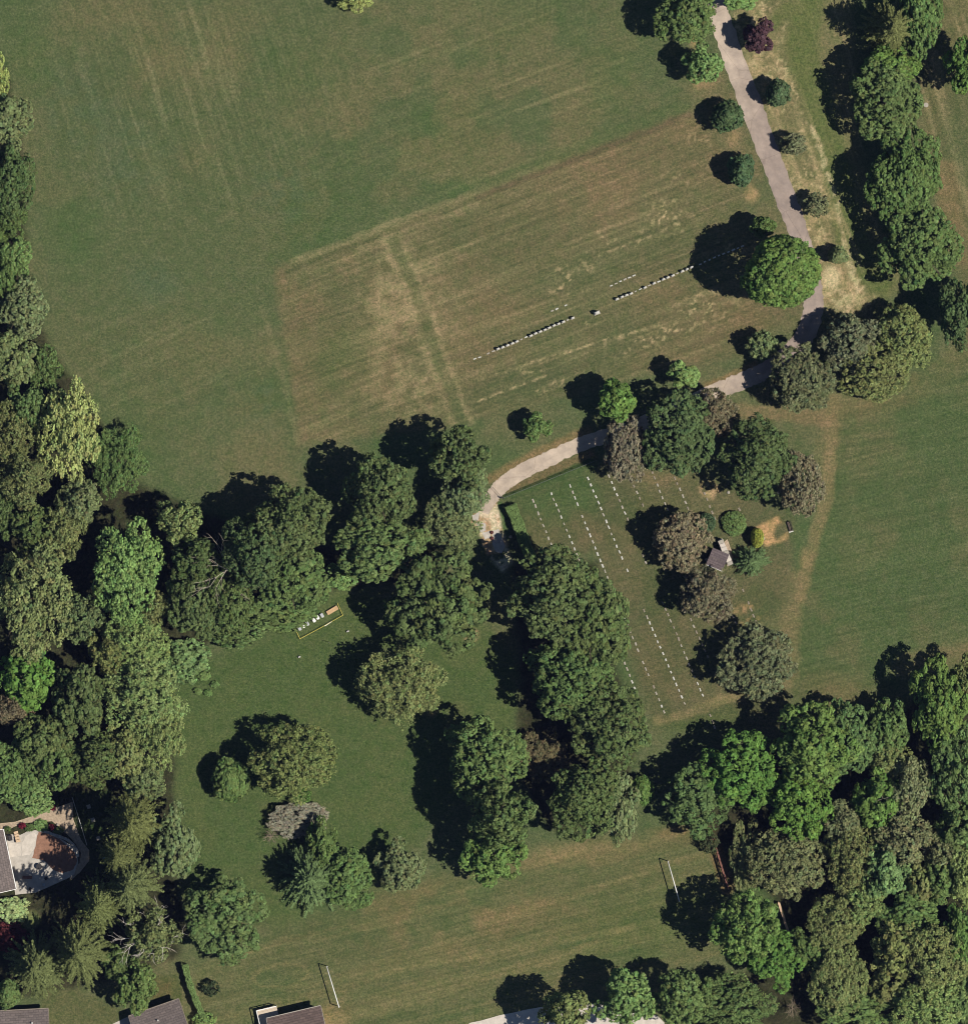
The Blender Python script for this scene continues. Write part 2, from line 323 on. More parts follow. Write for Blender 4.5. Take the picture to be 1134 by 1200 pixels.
# southern field
s_ = mpoly([(330, 1095), (450, 1040), (600, 1010), (700, 985), (830, 975), (850, 1120), (700, 1150), (560, 1200), (400, 1240), (230, 1240), (225, 1130)], 12)
put(lin(88, 88, 58), .85 * s_); put(lin(74, 84, 52), .7 * s_ * sstep(.45, .68, fbm(X / 80, Y / 40, 61))); put(lin(112, 100, 68), .35 * s_ * sstep(.52, .72, streak(-15, 9, 170, 62))); put(lin(116, 96, 68), .6 * s_ * sstep(.45, .68, n2) * mblob(560, 1060, 190, 60, -12, .9))
put(lin(126, 106, 76), .6 * mblob(660, 1000, 110, 16, -8, .9) * (.4 + .8 * n3)); put(lin(70, 84, 46), .7 * mblob(760, 1080, 110, 50, -10, .9) * (.4 + .6 * n2))
for p in ([(330, 1160), (450, 1140), (560, 1118)], [(400, 1195), (480, 1178), (600, 1140), (660, 1120), (740, 1085)], [(420, 1185), (560, 1150)], [(560, 1130), (640, 1108), (730, 1088)], [(280, 1118), (340, 1100)]):
    put(lin(124, 110, 76), .38 * mline(p, 2, 4) * (.2 + .9 * n3))
ring = np.abs(np.hypot((wx - 330) / 1.0 - .0, (wy - 1143) * 2.3 + (wx - 330) * .25) - 31); put(lin(130, 114, 78), .38 * (1 - sstep(1, 4, ring)) * (.3 + .8 * n3))
put(lin(130, 106, 74), .6 * mblob(385, 1190, 30, 30, 0, .9) * sstep(.3, .6, n2))
put(lin(110, 84, 56), .7 * mline([(834, 975), (843, 1010), (852, 1040)], 10, 6)); put(lin(120, 96, 66), .6 * mblob(790, 975, 30, 10, 0, .9))
# gardens, yards, woodland floor
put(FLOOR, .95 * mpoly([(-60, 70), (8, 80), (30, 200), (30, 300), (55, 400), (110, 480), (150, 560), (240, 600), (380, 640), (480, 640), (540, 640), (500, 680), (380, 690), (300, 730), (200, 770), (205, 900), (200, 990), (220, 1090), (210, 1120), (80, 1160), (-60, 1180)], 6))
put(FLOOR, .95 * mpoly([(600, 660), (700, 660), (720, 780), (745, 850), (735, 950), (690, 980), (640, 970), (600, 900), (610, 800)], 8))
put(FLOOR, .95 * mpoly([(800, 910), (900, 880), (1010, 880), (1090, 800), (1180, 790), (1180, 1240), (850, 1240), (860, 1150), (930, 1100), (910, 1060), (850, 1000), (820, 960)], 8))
put(lin(84, 84, 54), .9 * mpoly([(50, 1160), (90, 1160), (150, 1185), (130, 1200), (60, 1230), (48, 1190)], 4)); put(lin(78, 80, 46), .9 * mpoly([(172, 1145), (210, 1140), (216, 1172), (180, 1182)], 4)); put(lin(96, 78, 52), .6 * mpoly([(175, 1150), (200, 1150), (200, 1165), (178, 1172)], 5) * n3 * 1.5)
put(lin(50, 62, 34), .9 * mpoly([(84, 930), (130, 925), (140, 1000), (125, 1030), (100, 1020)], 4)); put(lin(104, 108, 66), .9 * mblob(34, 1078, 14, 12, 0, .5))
G = G * (0.93 + 0.14 * n4[..., None]) * (0.94 + .12 * n3[..., None])
lum = G.mean(-1, keepdims=True); G = lum + (G - lum) * .88; G *= np.array([.99, 1.08, 1.0])
ny, nx = X.shape
vx, vy = (X - CX) * S, (CY - Y) * S
co = np.stack([vx, vy, np.zeros_like(vx)], -1).reshape(-1, 3)
idx = np.arange(nx * ny).reshape(ny, nx)
quads = np.stack([idx[1:, :-1], idx[1:, 1:], idx[:-1, 1:], idx[:-1, :-1]], -1).reshape(-1, 4)
def np_mesh(name, co, quads, mat, col=None, smooth=False):
    me = bpy.data.meshes.new(name); me.vertices.add(len(co)); me.vertices.foreach_set('co', np.ascontiguousarray(co, np.float32).ravel())
    k = quads.shape[1]; me.loops.add(quads.size); me.loops.foreach_set('vertex_index', np.ascontiguousarray(quads, np.int32).ravel())
    me.polygons.add(len(quads)); me.polygons.foreach_set('loop_start', np.arange(0, quads.size, k, dtype=np.int32))
    if smooth: me.polygons.foreach_set('use_smooth', np.ones(len(quads), bool))
    me.update(calc_edges=True)
    if col is not None:
        a = me.color_attributes.new('tint', 'FLOAT_COLOR', 'POINT')
        a.data.foreach_set('color', np.concatenate([col, np.ones((len(col), 1))], 1).astype(np.float32).ravel())
    me.materials.append(mat); return me
def mat_ground():
    m, n, l, b = mat_new('grass_ground')
    at = n.new('ShaderNodeAttribute'); at.attribute_name = 'tint'; tc = n.new('ShaderNodeTexCoord')
    def noise(sc, det, rough):
        t = n.new('ShaderNodeTexNoise'); t.inputs['Scale'].default_value = sc; t.inputs['Detail'].default_value = det; t.inputs['Roughness'].default_value = rough
        l.new(tc.outputs['Object'], t.inputs['Vector']); return t
    a = noise(2.2, 5, .75); c = noise(5.0, 2, .6); d = noise(.55, 4, .7)
    def ramp(src, p0, c0, p1, c1):
        r = n.new('ShaderNodeValToRGB'); r.color_ramp.elements[0].position = p0; r.color_ramp.elements[1].position = p1
        r.color_ramp.elements[0].color = (*c0, 1); r.color_ramp.elements[1].color = (*c1, 1); l.new(src, r.inputs[0]); return r
    def mul(x, y):
        k = n.new('ShaderNodeMix'); k.data_type = 'RGBA'; k.blend_type = 'MULTIPLY'; k.inputs[0].default_value = 1; l.new(x, k.inputs[6]); l.new(y, k.inputs[7]); return k.outputs[2]
    r1 = ramp(a.outputs[0], .3, (.55, .62, .55), .72, (1.52, 1.42, 1.42)); r2 = ramp(c.outputs[0], .3, (.72, .76, .77), .7, (1.30, 1.25, 1.22)); r3 = ramp(d.outputs[0], .32, (.80, .92, .80), .7, (1.20, 1.08, 1.16))
    o = mul(mul(mul(at.outputs['Color'], r1.outputs[0]), r2.outputs[0]), r3.outputs[0])
    ma = n.new('ShaderNodeAttribute'); ma.attribute_name = 'mow'; sp = n.new('ShaderNodeSeparateColor'); l.new(ma.outputs['Color'], sp.inputs[0])
    for ch, ang in ((0, 21), (1, -72), (2, 13)):
        mp = n.new('ShaderNodeMapping'); mp.inputs['Rotation'].default_value = (0, 0, math.radians(-ang)); sc_ = n.new('ShaderNodeMapping'); sc_.inputs['Scale'].default_value = (.035, 1.5, 1)
        l.new(tc.outputs['Object'], mp.inputs[0]); l.new(mp.outputs[0], sc_.inputs[0]); t = n.new('ShaderNodeTexNoise'); t.inputs['Scale'].default_value = 1.0; t.inputs['Detail'].default_value = 3; t.inputs['Roughness'].default_value = .65; l.new(sc_.outputs[0], t.inputs['Vector'])
        r = ramp(t.outputs[0], .34, (.80, .84, .80), .68, (1.24, 1.17, 1.17)); k = n.new('ShaderNodeMix'); k.data_type = 'RGBA'; k.blend_type = 'MULTIPLY'; l.new(sp.outputs[ch], k.inputs[0]); l.new(o, k.inputs[6]); l.new(r.outputs[0], k.inputs[7]); o = k.outputs[2]
    l.new(o, b.inputs['Base Color']); b.inputs['Roughness'].default_value = .95; b.inputs['Specular IOR Level'].default_value = .1
    bp = n.new('ShaderNodeBump'); bp.inputs['Strength'].default_value = .55; bp.inputs['Distance'].default_value = .12; l.new(a.outputs[0], bp.inputs['Height']); l.new(bp.outputs[0], b.inputs['Normal'])
    return m
M['ground'] = mat_ground()
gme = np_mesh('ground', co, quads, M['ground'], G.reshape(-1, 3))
mow = np.stack([np.clip(plot * .9 + .6 * mblob(560, 120, 330, 140, -18, .9) + .5 * mblob(220, 440, 190, 110, 0, .9), 0, 1), np.clip(.9 * mblob(230, 110, 240, 190, 0, .9) + .6 * v + .6 * e, 0, 1), np.clip(.9 * s_ + .7 * f + .5 * c, 0, 1)], -1)
ma = gme.color_attributes.new('mow', 'FLOAT_COLOR', 'POINT'); ma.data.foreach_set('color', np.concatenate([mow.reshape(-1, 3), np.ones((nx * ny, 1))], 1).astype(np.float32).ravel())
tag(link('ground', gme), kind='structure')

# ------------------------------------------------------------------ drive
def mat_asphalt():
    m, n, l, b = mat_new('drive_asphalt'); tc = n.new('ShaderNodeTexCoord')
    t = n.new('ShaderNodeTexNoise'); t.inputs['Scale'].default_value = .6; t.inputs['Detail'].default_value = 9; t.inputs['Roughness'].default_value = .7; l.new(tc.outputs['Object'], t.inputs['Vector'])
    r = n.new('ShaderNodeValToRGB'); r.color_ramp.elements[0].position = .3; r.color_ramp.elements[1].position = .75
    r.color_ramp.elements[0].color = (.74, .74, .76, 1); r.color_ramp.elements[1].color = (1.2, 1.17, 1.14, 1); l.new(t.outputs[0], r.inputs[0])
    v = n.new('ShaderNodeTexVoronoi'); v.feature = 'DISTANCE_TO_EDGE'; v.inputs['Scale'].default_value = .16; v.inputs['Randomness'].default_value = 1
    w = n.new('ShaderNodeMix'); w.data_type = 'RGBA'; w.inputs[0].default_value = .3; l.new(tc.outputs['Object'], w.inputs[6]); l.new(t.outputs[1], w.inputs[7]); l.new(w.outputs[2], v.inputs['Vector'])
    r2 = n.new('ShaderNodeValToRGB'); r2.color_ramp.elements[0].position = .0; r2.color_ramp.elements[1].position = .008; r2.color_ramp.elements[0].color = (.78, .77, .76, 1); r2.color_ramp.elements[1].color = (1, 1, 1, 1); l.new(v.outputs[0], r2.inputs[0])
    t3 = n.new('ShaderNodeTexNoise'); t3.inputs['Scale'].default_value = .16; t3.inputs['Detail'].default_value = 4; t3.inputs['Roughness'].default_value = .6; l.new(tc.outputs['Object'], t3.inputs['Vector'])
    r3 = n.new('ShaderNodeValToRGB'); r3.color_ramp.elements[0].position = .35; r3.color_ramp.elements[1].position = .65; r3.color_ramp.elements[0].color = (.82, .81, .80, 1); r3.color_ramp.elements[1].color = (1.08, 1.07, 1.06, 1); l.new(t3.outputs[0], r3.inputs[0])
    at = n.new('ShaderNodeAttribute'); at.attribute_name = 'tint'; o = at.outputs['Color']
    for q in (r, r2, r3):
        k = n.new('ShaderNodeMix'); k.data_type = 'RGBA'; k.blend_type = 'MULTIPLY'; k.inputs[0].default_value = 1; l.new(o, k.inputs[6]); l.new(q.outputs[0], k.inputs[7]); o = k.outputs[2]
    l.new(o, b.inputs['Base Color']); b.inputs['Roughness'].default_value = .9; b.inputs['Specular IOR Level'].default_value = .2
    return m
RP = [(836, -20, 23), (846, 30, 24), (880.6, 127, 26), (912, 210, 24), (937, 278, 23), (950, 330, 23), (952.5, 362, 23), (943, 392, 23), (925, 414, 22), (900, 432, 20), (868, 447, 20), (835, 460, 19), (790, 480, 18), (740, 502, 17), (690, 517, 16.5), (640, 539, 18), (603, 558, 18), (584, 573, 17), (573, 588, 15), (567, 601, 11)]
def catmull(P, k=8):
    P = [np.array(p, float) for p in P]; out = []
    for i in range(len(P) - 1):
        p0, p1, p2, p3 = P[max(i - 1, 0)], P[i], P[i + 1], P[min(i + 2, len(P) - 1)]
        for t in np.arange(k) / k: out.append(.5 * ((2 * p1) + (-p0 + p2) * t + (2 * p0 - 5 * p1 + 4 * p2 - p3) * t * t + (-p0 + 3 * p1 - 3 * p2 + p3) * t ** 3))
    out.append(P[-1]); return np.array(out)
rc = catmull(RP, 16); rng = np.random.default_rng(3)
d = np.gradient(rc[:, :2], axis=0); d /= np.linalg.norm(d, axis=1)[:, None]; nrm = np.stack([-d[:, 1], d[:, 0]], 1)
K = 7; cols = []; pts = []
for i in range(len(rc)):
    e0 = rng.normal(0, .6); e1 = rng.normal(0, .6)
    for k in range(K):
        u = k / (K - 1) - .5; ww = u * rc[i, 2] + (e0 if k == 0 else 0) + (e1 if k == K - 1 else 0)
        p = rc[i, :2] + nrm[i] * ww; x, y = W(*p); pts.append((x, y, .012 + .02 * (1 - (2 * u) ** 2)))
        t = np.clip((900 - p[0]) / 60, 0, 1); cc = lin(156, 143, 134) * (1 - t) + lin(186, 172, 156) * t; cols.append(cc * .92 * (1.06 if abs(abs(u) - .25) < .1 else .98))
ii = np.arange(len(rc) * K).reshape(-1, K)
rq = np.stack([ii[:-1, :-1], ii[:-1, 1:], ii[1:, 1:], ii[1:, :-1]], -1).reshape(-1, 4)
tag(link('driveway', np_mesh('driveway', np.array(pts), rq[:, ::-1], mat_asphalt(), np.array(cols))), kind='structure')

def flat(name, poly_px, z, mat, z0=-.05, sub=True):
    if sub:   # ragged outline
        r = random.Random(len(name) + int(poly_px[0][0])); q = []
        for (a, b), (c_, d_) in zip(poly_px, poly_px[1:] + poly_px[:1]):
            for t in (0, .33, .66): q.append((a + (c_ - a) * t + r.uniform(-.4, .4), b + (d_ - b) * t + r.uniform(-.4, .4)))
        poly_px = q
    return tag(MB().prism([W(*p) for p in poly_px], z0, z).build(name, mat), kind='structure')
flat('concrete_pavement', [(525, 1214), (551, 1199), (586, 1189.5), (632, 1180), (700, 1176), (753, 1188), (769, 1190), (782, 1202), (782, 1225), (525, 1225)], .02, M['concrete_white'])
flat('broken_concrete', [(558, 613), (569, 613), (569, 622), (563, 624)], .025, M['concrete'])
flat('broken_concrete', [(577, 622), (584, 620), (592, 640), (588, 648), (581, 647), (577, 637)], .03, M['concrete'])
flat('broken_concrete', [(565, 624), (574, 622), (575, 630), (568, 632)], .022, M['concrete'])
flat('broken_concrete', [(553, 604), (562, 600), (560, 610), (555, 611)], .02, M['concrete'])
flat('yard_pavement', [(128, 1202), (156, 1189), (172, 1186), (180, 1215), (130, 1225)], .02, M['concrete'])

# ------------------------------------------------------------------ vegetation meshes
def unit(v): return v / np.maximum(np.linalg.norm(v, axis=-1, keepdims=True), 1e-9)
def leaf_mesh(name, pos, nrm, size, tint, mat, aspect=1.3, rng=None, axis=None):
    n = len(pos); a = axis if axis is not None else rng.normal(size=(n, 3)); t1 = unit(a - nrm * np.sum(a * nrm, 1, keepdims=True)); t2 = np.cross(nrm, t1)
    s = size[:, None]; L = t1 * s * aspect * .5; Wd = t2 * s * .5
    fold = nrm * s * .12
    co = np.stack([pos - L, pos + Wd - L * .1 + fold, pos + L, pos - Wd - L * .1 + fold], 1).reshape(-1, 3)
    q = np.arange(n * 4).reshape(n, 4); col = np.repeat(tint, 4, axis=0)
    return np_mesh(name, co, q, mat, col)
def tints(rng, cl, n, k=.16, j=.14):
    """random leaf colour: per clump and per leaf"""
    c = 1 + rng.normal(0, k, cl)[:, None] * np.ones((cl, 3)); c += rng.normal(0, .05, (cl, 3)) * np.array([1.3, .5, .8])
    c = np.repeat(c, n, axis=0); return np.clip(c * (1 + rng.normal(0, j, (cl * n, 1))), .35, 1.9)
def crown(name, R, H, seed, leaf=.32, clump=.8, per=24, bottom=.2, irr=.22, gap=.0, shape='round', cover=1.15, mat='leaf', aspect=1.3, lobes=None, soft=False):
    rng = np.random.default_rng(seed); cz = H * (1 + bottom) / 2; b = H * (1 - bottom) / 2
    N = int(4 * math.pi * R * (R + b) / 2 / (clump * clump * cover)); k = np.arange(N) + .5
    ph = np.arccos(1 - 2 * k / N); th = math.pi * (1 + 5 ** .5) * k
    D = np.stack([np.cos(th) * np.sin(ph), np.sin(th) * np.sin(ph), np.cos(ph)], 1); D = unit(D + rng.normal(0, .5 * clump / R, D.shape))
    D = D[D[:, 2] > -.6]
    def bumps(cnt, amp, kap):
        C = unit(rng.normal(size=(cnt, 3))); A = rng.uniform(.3, 1, cnt) * amp; return np.max(A[None] * np.exp(kap * (D @ C.T - 1)), axis=1)
    rad = 1 + bumps(9, irr * 1.5, 7) + bumps(34, irr * .9, 34); rad /= np.quantile(rad, .8)
    if shape == 'cone': prof = np.clip(1.15 - .55 * np.maximum(D[:, 2], 0) ** .8 - .1, .3, 1.1); hor = prof
    else: hor = np.ones(len(D))
    cen = D * np.stack([R * rad * hor, R * rad * hor, b * rad], 1) * rng.uniform(.86, 1.0, (len(D), 1))
    if lobes:
        LB = [(0, 0, -.18, .42)]; n0 = rng.integers(*lobes); a0 = rng.uniform(0, 6.28)
        for i in range(n0):
            a = a0 + 6.283 * (i + rng.uniform(-.3, .3)) / n0; q = rng.uniform(.25, .41); dd = rng.uniform(.84, 1.14) - q; LB.append((dd * math.cos(a), dd * math.sin(a), rng.uniform(-.35, .15), q))
        for i in range(n0 // 2 + 1):
            a = a0 + 1 + 6.283 * (i + rng.uniform(-.3, .3)) / (n0 // 2 + 1); q = rng.uniform(.27, .38); dd = rng.uniform(.28, .48); LB.append((dd * math.cos(a), dd * math.sin(a), rng.uniform(.2, .46), q))
        LB.append((rng.uniform(-.14, .14), rng.uniform(-.14, .14), rng.uniform(.5, .6), rng.uniform(.34, .42)))
        for i in range(n0):
            v = unit(rng.normal(size=3)); v[2] = abs(v[2]) * .8 - .1; LB.append((*(v * .86), rng.uniform(.12, .22)))
        LB = np.array(LB); sc = np.array([R, R, b]); cen = []; D2 = []
        for i, L_ in enumerate(LB):
            m = max(10, int(N * L_[3] ** 2 * 1.05)); u = unit(rng.normal(size=(m, 3))); p = L_[:3] + u * L_[3] * (rng.uniform(.72, 1.04, (m, 1)) + .16 * (rng.random((m, 1)) < .07)); ok = u[:, 2] > -.65
            for j, O in enumerate(LB):
                if j != i: ok &= np.linalg.norm(p - O[:3], axis=1) > O[3] * .88
            cen.append(p[ok] * sc); D2.append(u[ok])
        cen = np.concatenate(cen); D = np.concatenate(D2)
    if gap > 0:
        C = unit(rng.normal(size=(26, 3))); g = np.max(np.exp(28 * (unit(cen / np.array([R, R, b])) @ C.T - 1)), axis=1); keep = (g < 1 - gap) | (rng.random(len(D)) < .25)
        cen = cen[keep]; D = D[keep]
    ni = len(cen) // 6; inn = rng.choice(len(cen), ni, replace=False)
    cen = np.concatenate([cen, cen[inn] * rng.uniform(.5, .8, (ni, 1))]); D = np.concatenate([D, D[inn]])
    n = len(cen); cr = clump * rng.uniform(.45, 1.15, n)
    U = unit(rng.normal(size=(n, per, 3)) + .75 * D[:, None] + np.array([0, 0, .35]))
    P = cen[:, None] + U * cr[:, None, None] * (rng.uniform(.2, 1.35, (n, per, 1)) if soft else rng.uniform(.75, 1.05, (n, per, 1))) * np.array([1, 1, .85]); P[..., 2] += cz
    Nn = unit(U * .9 + np.array([0, 0, .22]) + rng.normal(0, .45 if soft else .3, U.shape))
    sz = leaf * rng.uniform(.65, 1.35, n * per)
    P = P.reshape(-1, 3); P[:, 2] = np.maximum(P[:, 2], .15)
    return leaf_mesh(name, P, Nn.reshape(-1, 3), sz, tints(rng, n, per), M[mat], aspect, rng)
def trunk(name, R, H, seed, r0=.3, limbs=8, top=.8, lo=.25):
    r = random.Random(seed); mb = MB(); lean = (r.uniform(-.02, .02), r.uniform(-.02, .02))
    zs = [-.1, .3, H * .2, H * .45, H * top]; mb.tube([(lean[0] * z, lean[1] * z, z) for z in zs], [r0 * 1.35, r0, r0 * .8, r0 * .55, r0 * .12], 8)
    for i in range(limbs):
        a = i * 2.4 + r.uniform(-.4, .4); z0 = H * r.uniform(lo, .6); L = R * r.uniform(.55, .82); up = H * r.uniform(.12, .25); rr = r0 * r.uniform(.28, .42)
        mb.tube([(0, 0, z0), (math.cos(a) * L * .45, math.sin(a) * L * .45, z0 + up * .6), (math.cos(a + .15) * L, math.sin(a + .15) * L, z0 + up)], [rr, rr * .6, rr * .2], 5)
    return mb.mesh(name, M['bark'], True)
def spruce_crown(name, R, H, seed, whorls=26, per=14, width=.27):
    rng = np.random.default_rng(seed); P = []; Nn = []; A = []; SZ = []; T = []
    for w in range(whorls):
        t = w / (whorls - 1); z = H * (.10 + .88 * t); L0 = R * (1 - t) ** .5 * .97 + .15
        for k in range(per):
            a = 2 * math.pi * (k + w * .618) / per + rng.normal(0, .2); L = L0 * rng.uniform(.45, 1.1); dr = np.array([math.cos(a), math.sin(a), 0]); sd_ = np.array([-dr[1], dr[0], 0])
            tone = 1 + rng.normal(0, .16); m = max(5, int(L / .24))
            for j in range(m):
                u = (j + .6) / m; c = dr * L * u; c[2] = z - L * .28 * u + L * .12 * u * u
                for sgn in (-1, 1, 0):
                    tl = (.16 + .30 * L * .35 * (1 - u * .75)) if sgn else .36
                    ax = unit(dr * .85 + sd_ * sgn * .75 + np.array([0, 0, -.12 + rng.normal(0, .1)])); P.append(c + ax * tl * .5 + rng.normal(0, .04, 3)); A.append(ax)
                    Nn.append(unit(np.array([0, 0, 1.0]) + rng.normal(0, .4, 3) + dr * .2)); SZ.append((tl, width * rng.uniform(.5, .9))); T.append(np.clip(tone * (1 + rng.normal(0, .15)), .4, 1.8) * np.array([1, 1, 1]))
    P = np.array(P); Nn = np.array(Nn); A = np.array(A); SZ = np.array(SZ); T = np.array(T)
    t1 = unit(A - Nn * np.sum(A * Nn, 1, keepdims=True)); t2 = np.cross(Nn, t1); L = t1 * SZ[:, :1] * .65; Wd = t2 * SZ[:, 1:] * .5
    co = np.stack([P - L, P + Wd, P + L, P - Wd], 1).reshape(-1, 3); co[:, 2] = np.maximum(co[:, 2], .1)
    return np_mesh(name, co, np.arange(len(P) * 4).reshape(-1, 4), M['needle'], np.repeat(T, 4, axis=0))
def bare_branches(name, H, seed, mat, spread=.9, n0=6, thick=.07, depth=3):
    r = random.Random(seed); mb = MB()
    def grow(p, d, L, rad, k):
        q = p + d * L * .5 + Vector((r.uniform(-.08, .08), r.uniform(-.08, .08), 0)) * L; e = p + d * L + Vector((r.uniform(-.1, .1), r.uniform(-.1, .1), .05)) * L
        mb.tube([p, q, e], [rad, rad * .75, rad * .45], 4)
        if k > 0:
            for s in (q, e, e):
                nd = (d + Vector((r.uniform(-1, 1), r.uniform(-1, 1), r.uniform(-.35, .5))) * .8).normalized(); grow(s, nd, L * r.uniform(.45, .7), rad * .55, k - 1)
    for i in range(n0):
        a = 2 * math.pi * i / n0 + r.uniform(-.4, .4); d = Vector((math.cos(a) * spread, math.sin(a) * spread, r.uniform(.35, .8))).normalized(); grow(Vector((0, 0, H * r.uniform(.45, .75))), d, H * r.uniform(.16, .26), thick, depth)
    return mb.mesh(name, mat)

V = {}   # kind -> list of (R, H, crown mesh, trunk mesh)
def variants(kind, cnt, R, H, tr=None, **kw):
    for i in range(cnt):
        sd_ = hash((kind, R)) % 1000 if False else (len(kind) * 97 + int(R * 10) * 13 + i * 7 + ord(kind[0]) * 31)
        V.setdefault(kind, []).append((R, H, crown('crown', R, H, sd_, **kw), trunk('trunk', R, H, sd_, **(tr or {}))))
variants('ball', 1, 6.5, 20, dict(r0=.38, limbs=10), leaf=.34, clump=.7, per=24, irr=.14)
variants('dec', 5, 6.5, 18, dict(r0=.38, limbs=10), leaf=.28, clump=.50, per=18, lobes=(6, 9), cover=2.0)
variants('dec', 4, 4.2, 12, dict(r0=.24), leaf=.26, clump=.44, per=17, lobes=(5, 8), cover=1.9)
variants('dec', 4, 2.3, 7.5, dict(r0=.12, limbs=6), leaf=.26, clump=.42, per=18, lobes=(4, 7))
variants('knob', 4, 6.3, 15, dict(r0=.34, limbs=9), leaf=.32, clump=.68, per=23, gap=.2, lobes=(7, 11), cover=1.75)
variants('knob', 3, 4.0, 11, dict(r0=.24), leaf=.32, clump=.66, per=24, gap=.2, lobes=(6, 9), cover=1.75)
variants('fine', 5, 6.0, 14, dict(r0=.32, limbs=9), leaf=.235, clump=.46, per=16, cover=1.6, gap=.15, lobes=(6, 10), soft=True)
variants('fine', 4, 3.8, 10, dict(r0=.2), leaf=.225, clump=.40, per=15, cover=1.5, gap=.15, lobes=(5, 9), soft=True)
variants('pine', 5, 5.2, 12, dict(r0=.28, limbs=8), leaf=.20, clump=.40, per=16, gap=.34, bottom=.1, mat='needle', aspect=2.2, lobes=(7, 12), cover=1.7, soft=True)
variants('pine', 3, 2.2, 6.5, dict(r0=.13, limbs=6), leaf=.22, clump=.34, per=13, gap=.45, bottom=.08, mat='needle', aspect=2.6, lobes=(6, 9), cover=1.7, soft=True)
variants('cone', 3, 2.3, 7.5, dict(r0=.12, limbs=5), leaf=.24, clump=.42, per=20, irr=.26, bottom=.04, shape='cone', mat='needle')
variants('shrub', 3, 2.2, 2.6, dict(r0=.08, limbs=5, lo=.1), leaf=.20, clump=.34, per=16, bottom=-.15, lobes=(5, 8), cover=1.3)
variants('dome', 2, 1.9, 2.4, dict(r0=.08, limbs=5, lo=.1), leaf=.16, clump=.28, per=18, irr=.05, bottom=-.2)
for i in range(3): V.setdefault('spruce', []).append((5.2, 17, spruce_crown('crown', 5.2, 17, 70 + i), trunk('trunk', 1.2, 17, 70 + i, r0=.28, limbs=0, top=.98)))
for i in range(2): V.setdefault('spruce', []).append((3.0, 7, spruce_crown('crown', 3.0, 7, 80 + i, 15, 13, .26), trunk('trunk', 1, 7, 80 + i, r0=.12, limbs=0, top=.98)))
for i in range(2):
    V.setdefault('bare', []).append((3.0, 3.6, bare_branches('twigs', 3.6, 40 + i, M['twig'], 1.0, 22, .035, 3), trunk('trunk', 1.4, 3.6, 40 + i, r0=.1, limbs=6, lo=.05)))
C = dict(dark=(.096, .130, .049), mid=(.108, .158, .056), bright=(.118, .190, .052), vivid=(.105, .190, .046), pale=(.175, .222, .082), willow=(.30, .325, .115), olive=(.150, .170, .066), grey=(.132, .162, .073), brown=(.178, .148, .100), pinegrey=(.132, .138, .078), blue=(.072, .108, .055), purple=(.065, .035, .05), yellow=(.33, .33, .07), lightg=(.150, .225, .078), mint=(.135, .205, .085), deep=(.082, .114, .047), spruce=(.112, .124, .050), bluespr=(.088, .122, .052), red=(.09, .025, .03), drab=(.165, .178, .086), rust=(.10, .085, .05), thicket=(.23, .20, .15), variegated=(.26, .33, .16))
NAMES = dict(ball='deciduous_tree', dec='deciduous_tree', knob='deciduous_tree', fine='broadleaf_tree', pine='pine_tree', cone='young_tree', shrub='shrub', dome='clipped_shrub', spruce='spruce_tree', bare='bare_shrub')
CATS = dict(ball='tree', dec='tree', knob='tree', fine='tree', pine='pine tree', cone='tree', shrub='shrub', dome='shrub', spruce='spruce', bare='shrub')
TR = random.Random(11); tree_no = [0]
def tree(kind, px, py, rx, ry, h, col, group, label, name=None):
    vs = V[kind]; r = (rx + ry) / 2 * S; best = min(abs(math.log(r / v[0])) for v in vs); pool = [v for v in vs if abs(math.log(r / v[0])) < best + .02]
    tree_no[0] += 1; R, H, cm, tm = pool[tree_no[0] % len(pool)]
    x, y = W(px, py, h * .6); t = empty(name or NAMES[kind], (x, y, 0)); gk = 1.07 if kind in ('dec', 'knob', 'fine', 'pine') else 1.0; t.scale = (rx * S / R * gk, ry * S / R * gk, h / H); a = TR.uniform(0, 6.28)
    cc = np.array(C[col]); cc = cc.mean() + (cc - cc.mean()) * (.93 if col not in ('yellow', 'red', 'purple') else 1); c = link('twigs' if kind == 'bare' else 'crown', cm, t, rz=a); j = TR.uniform(.92, 1.08); c.color = (*(cc * j * (1.16 if col in ('dark', 'deep', 'mid', 'bright', 'vivid') else 1.28) * np.array([.98, 1.03, .90]) * np.array([TR.uniform(.95, 1.05), 1, TR.uniform(.93, 1.07)])), 1)
    link('trunk', tm, t, rz=a); tag(t, label, CATS[kind], group); return t
gR = 'trees along the drive'; gE = 'row of large trees on the east edge'; gC = 'trees around the cemetery'; gT = 'tree belt south of the big meadow'; gL = 'trees of the left-hand wood'; gM = 'trees of the central meadow'; gB = 'big trees between meadow and cemetery'; gS = 'trees of the south-east wood'; gG = 'garden trees in the lower left'; gP = 'shrubs around the shed'
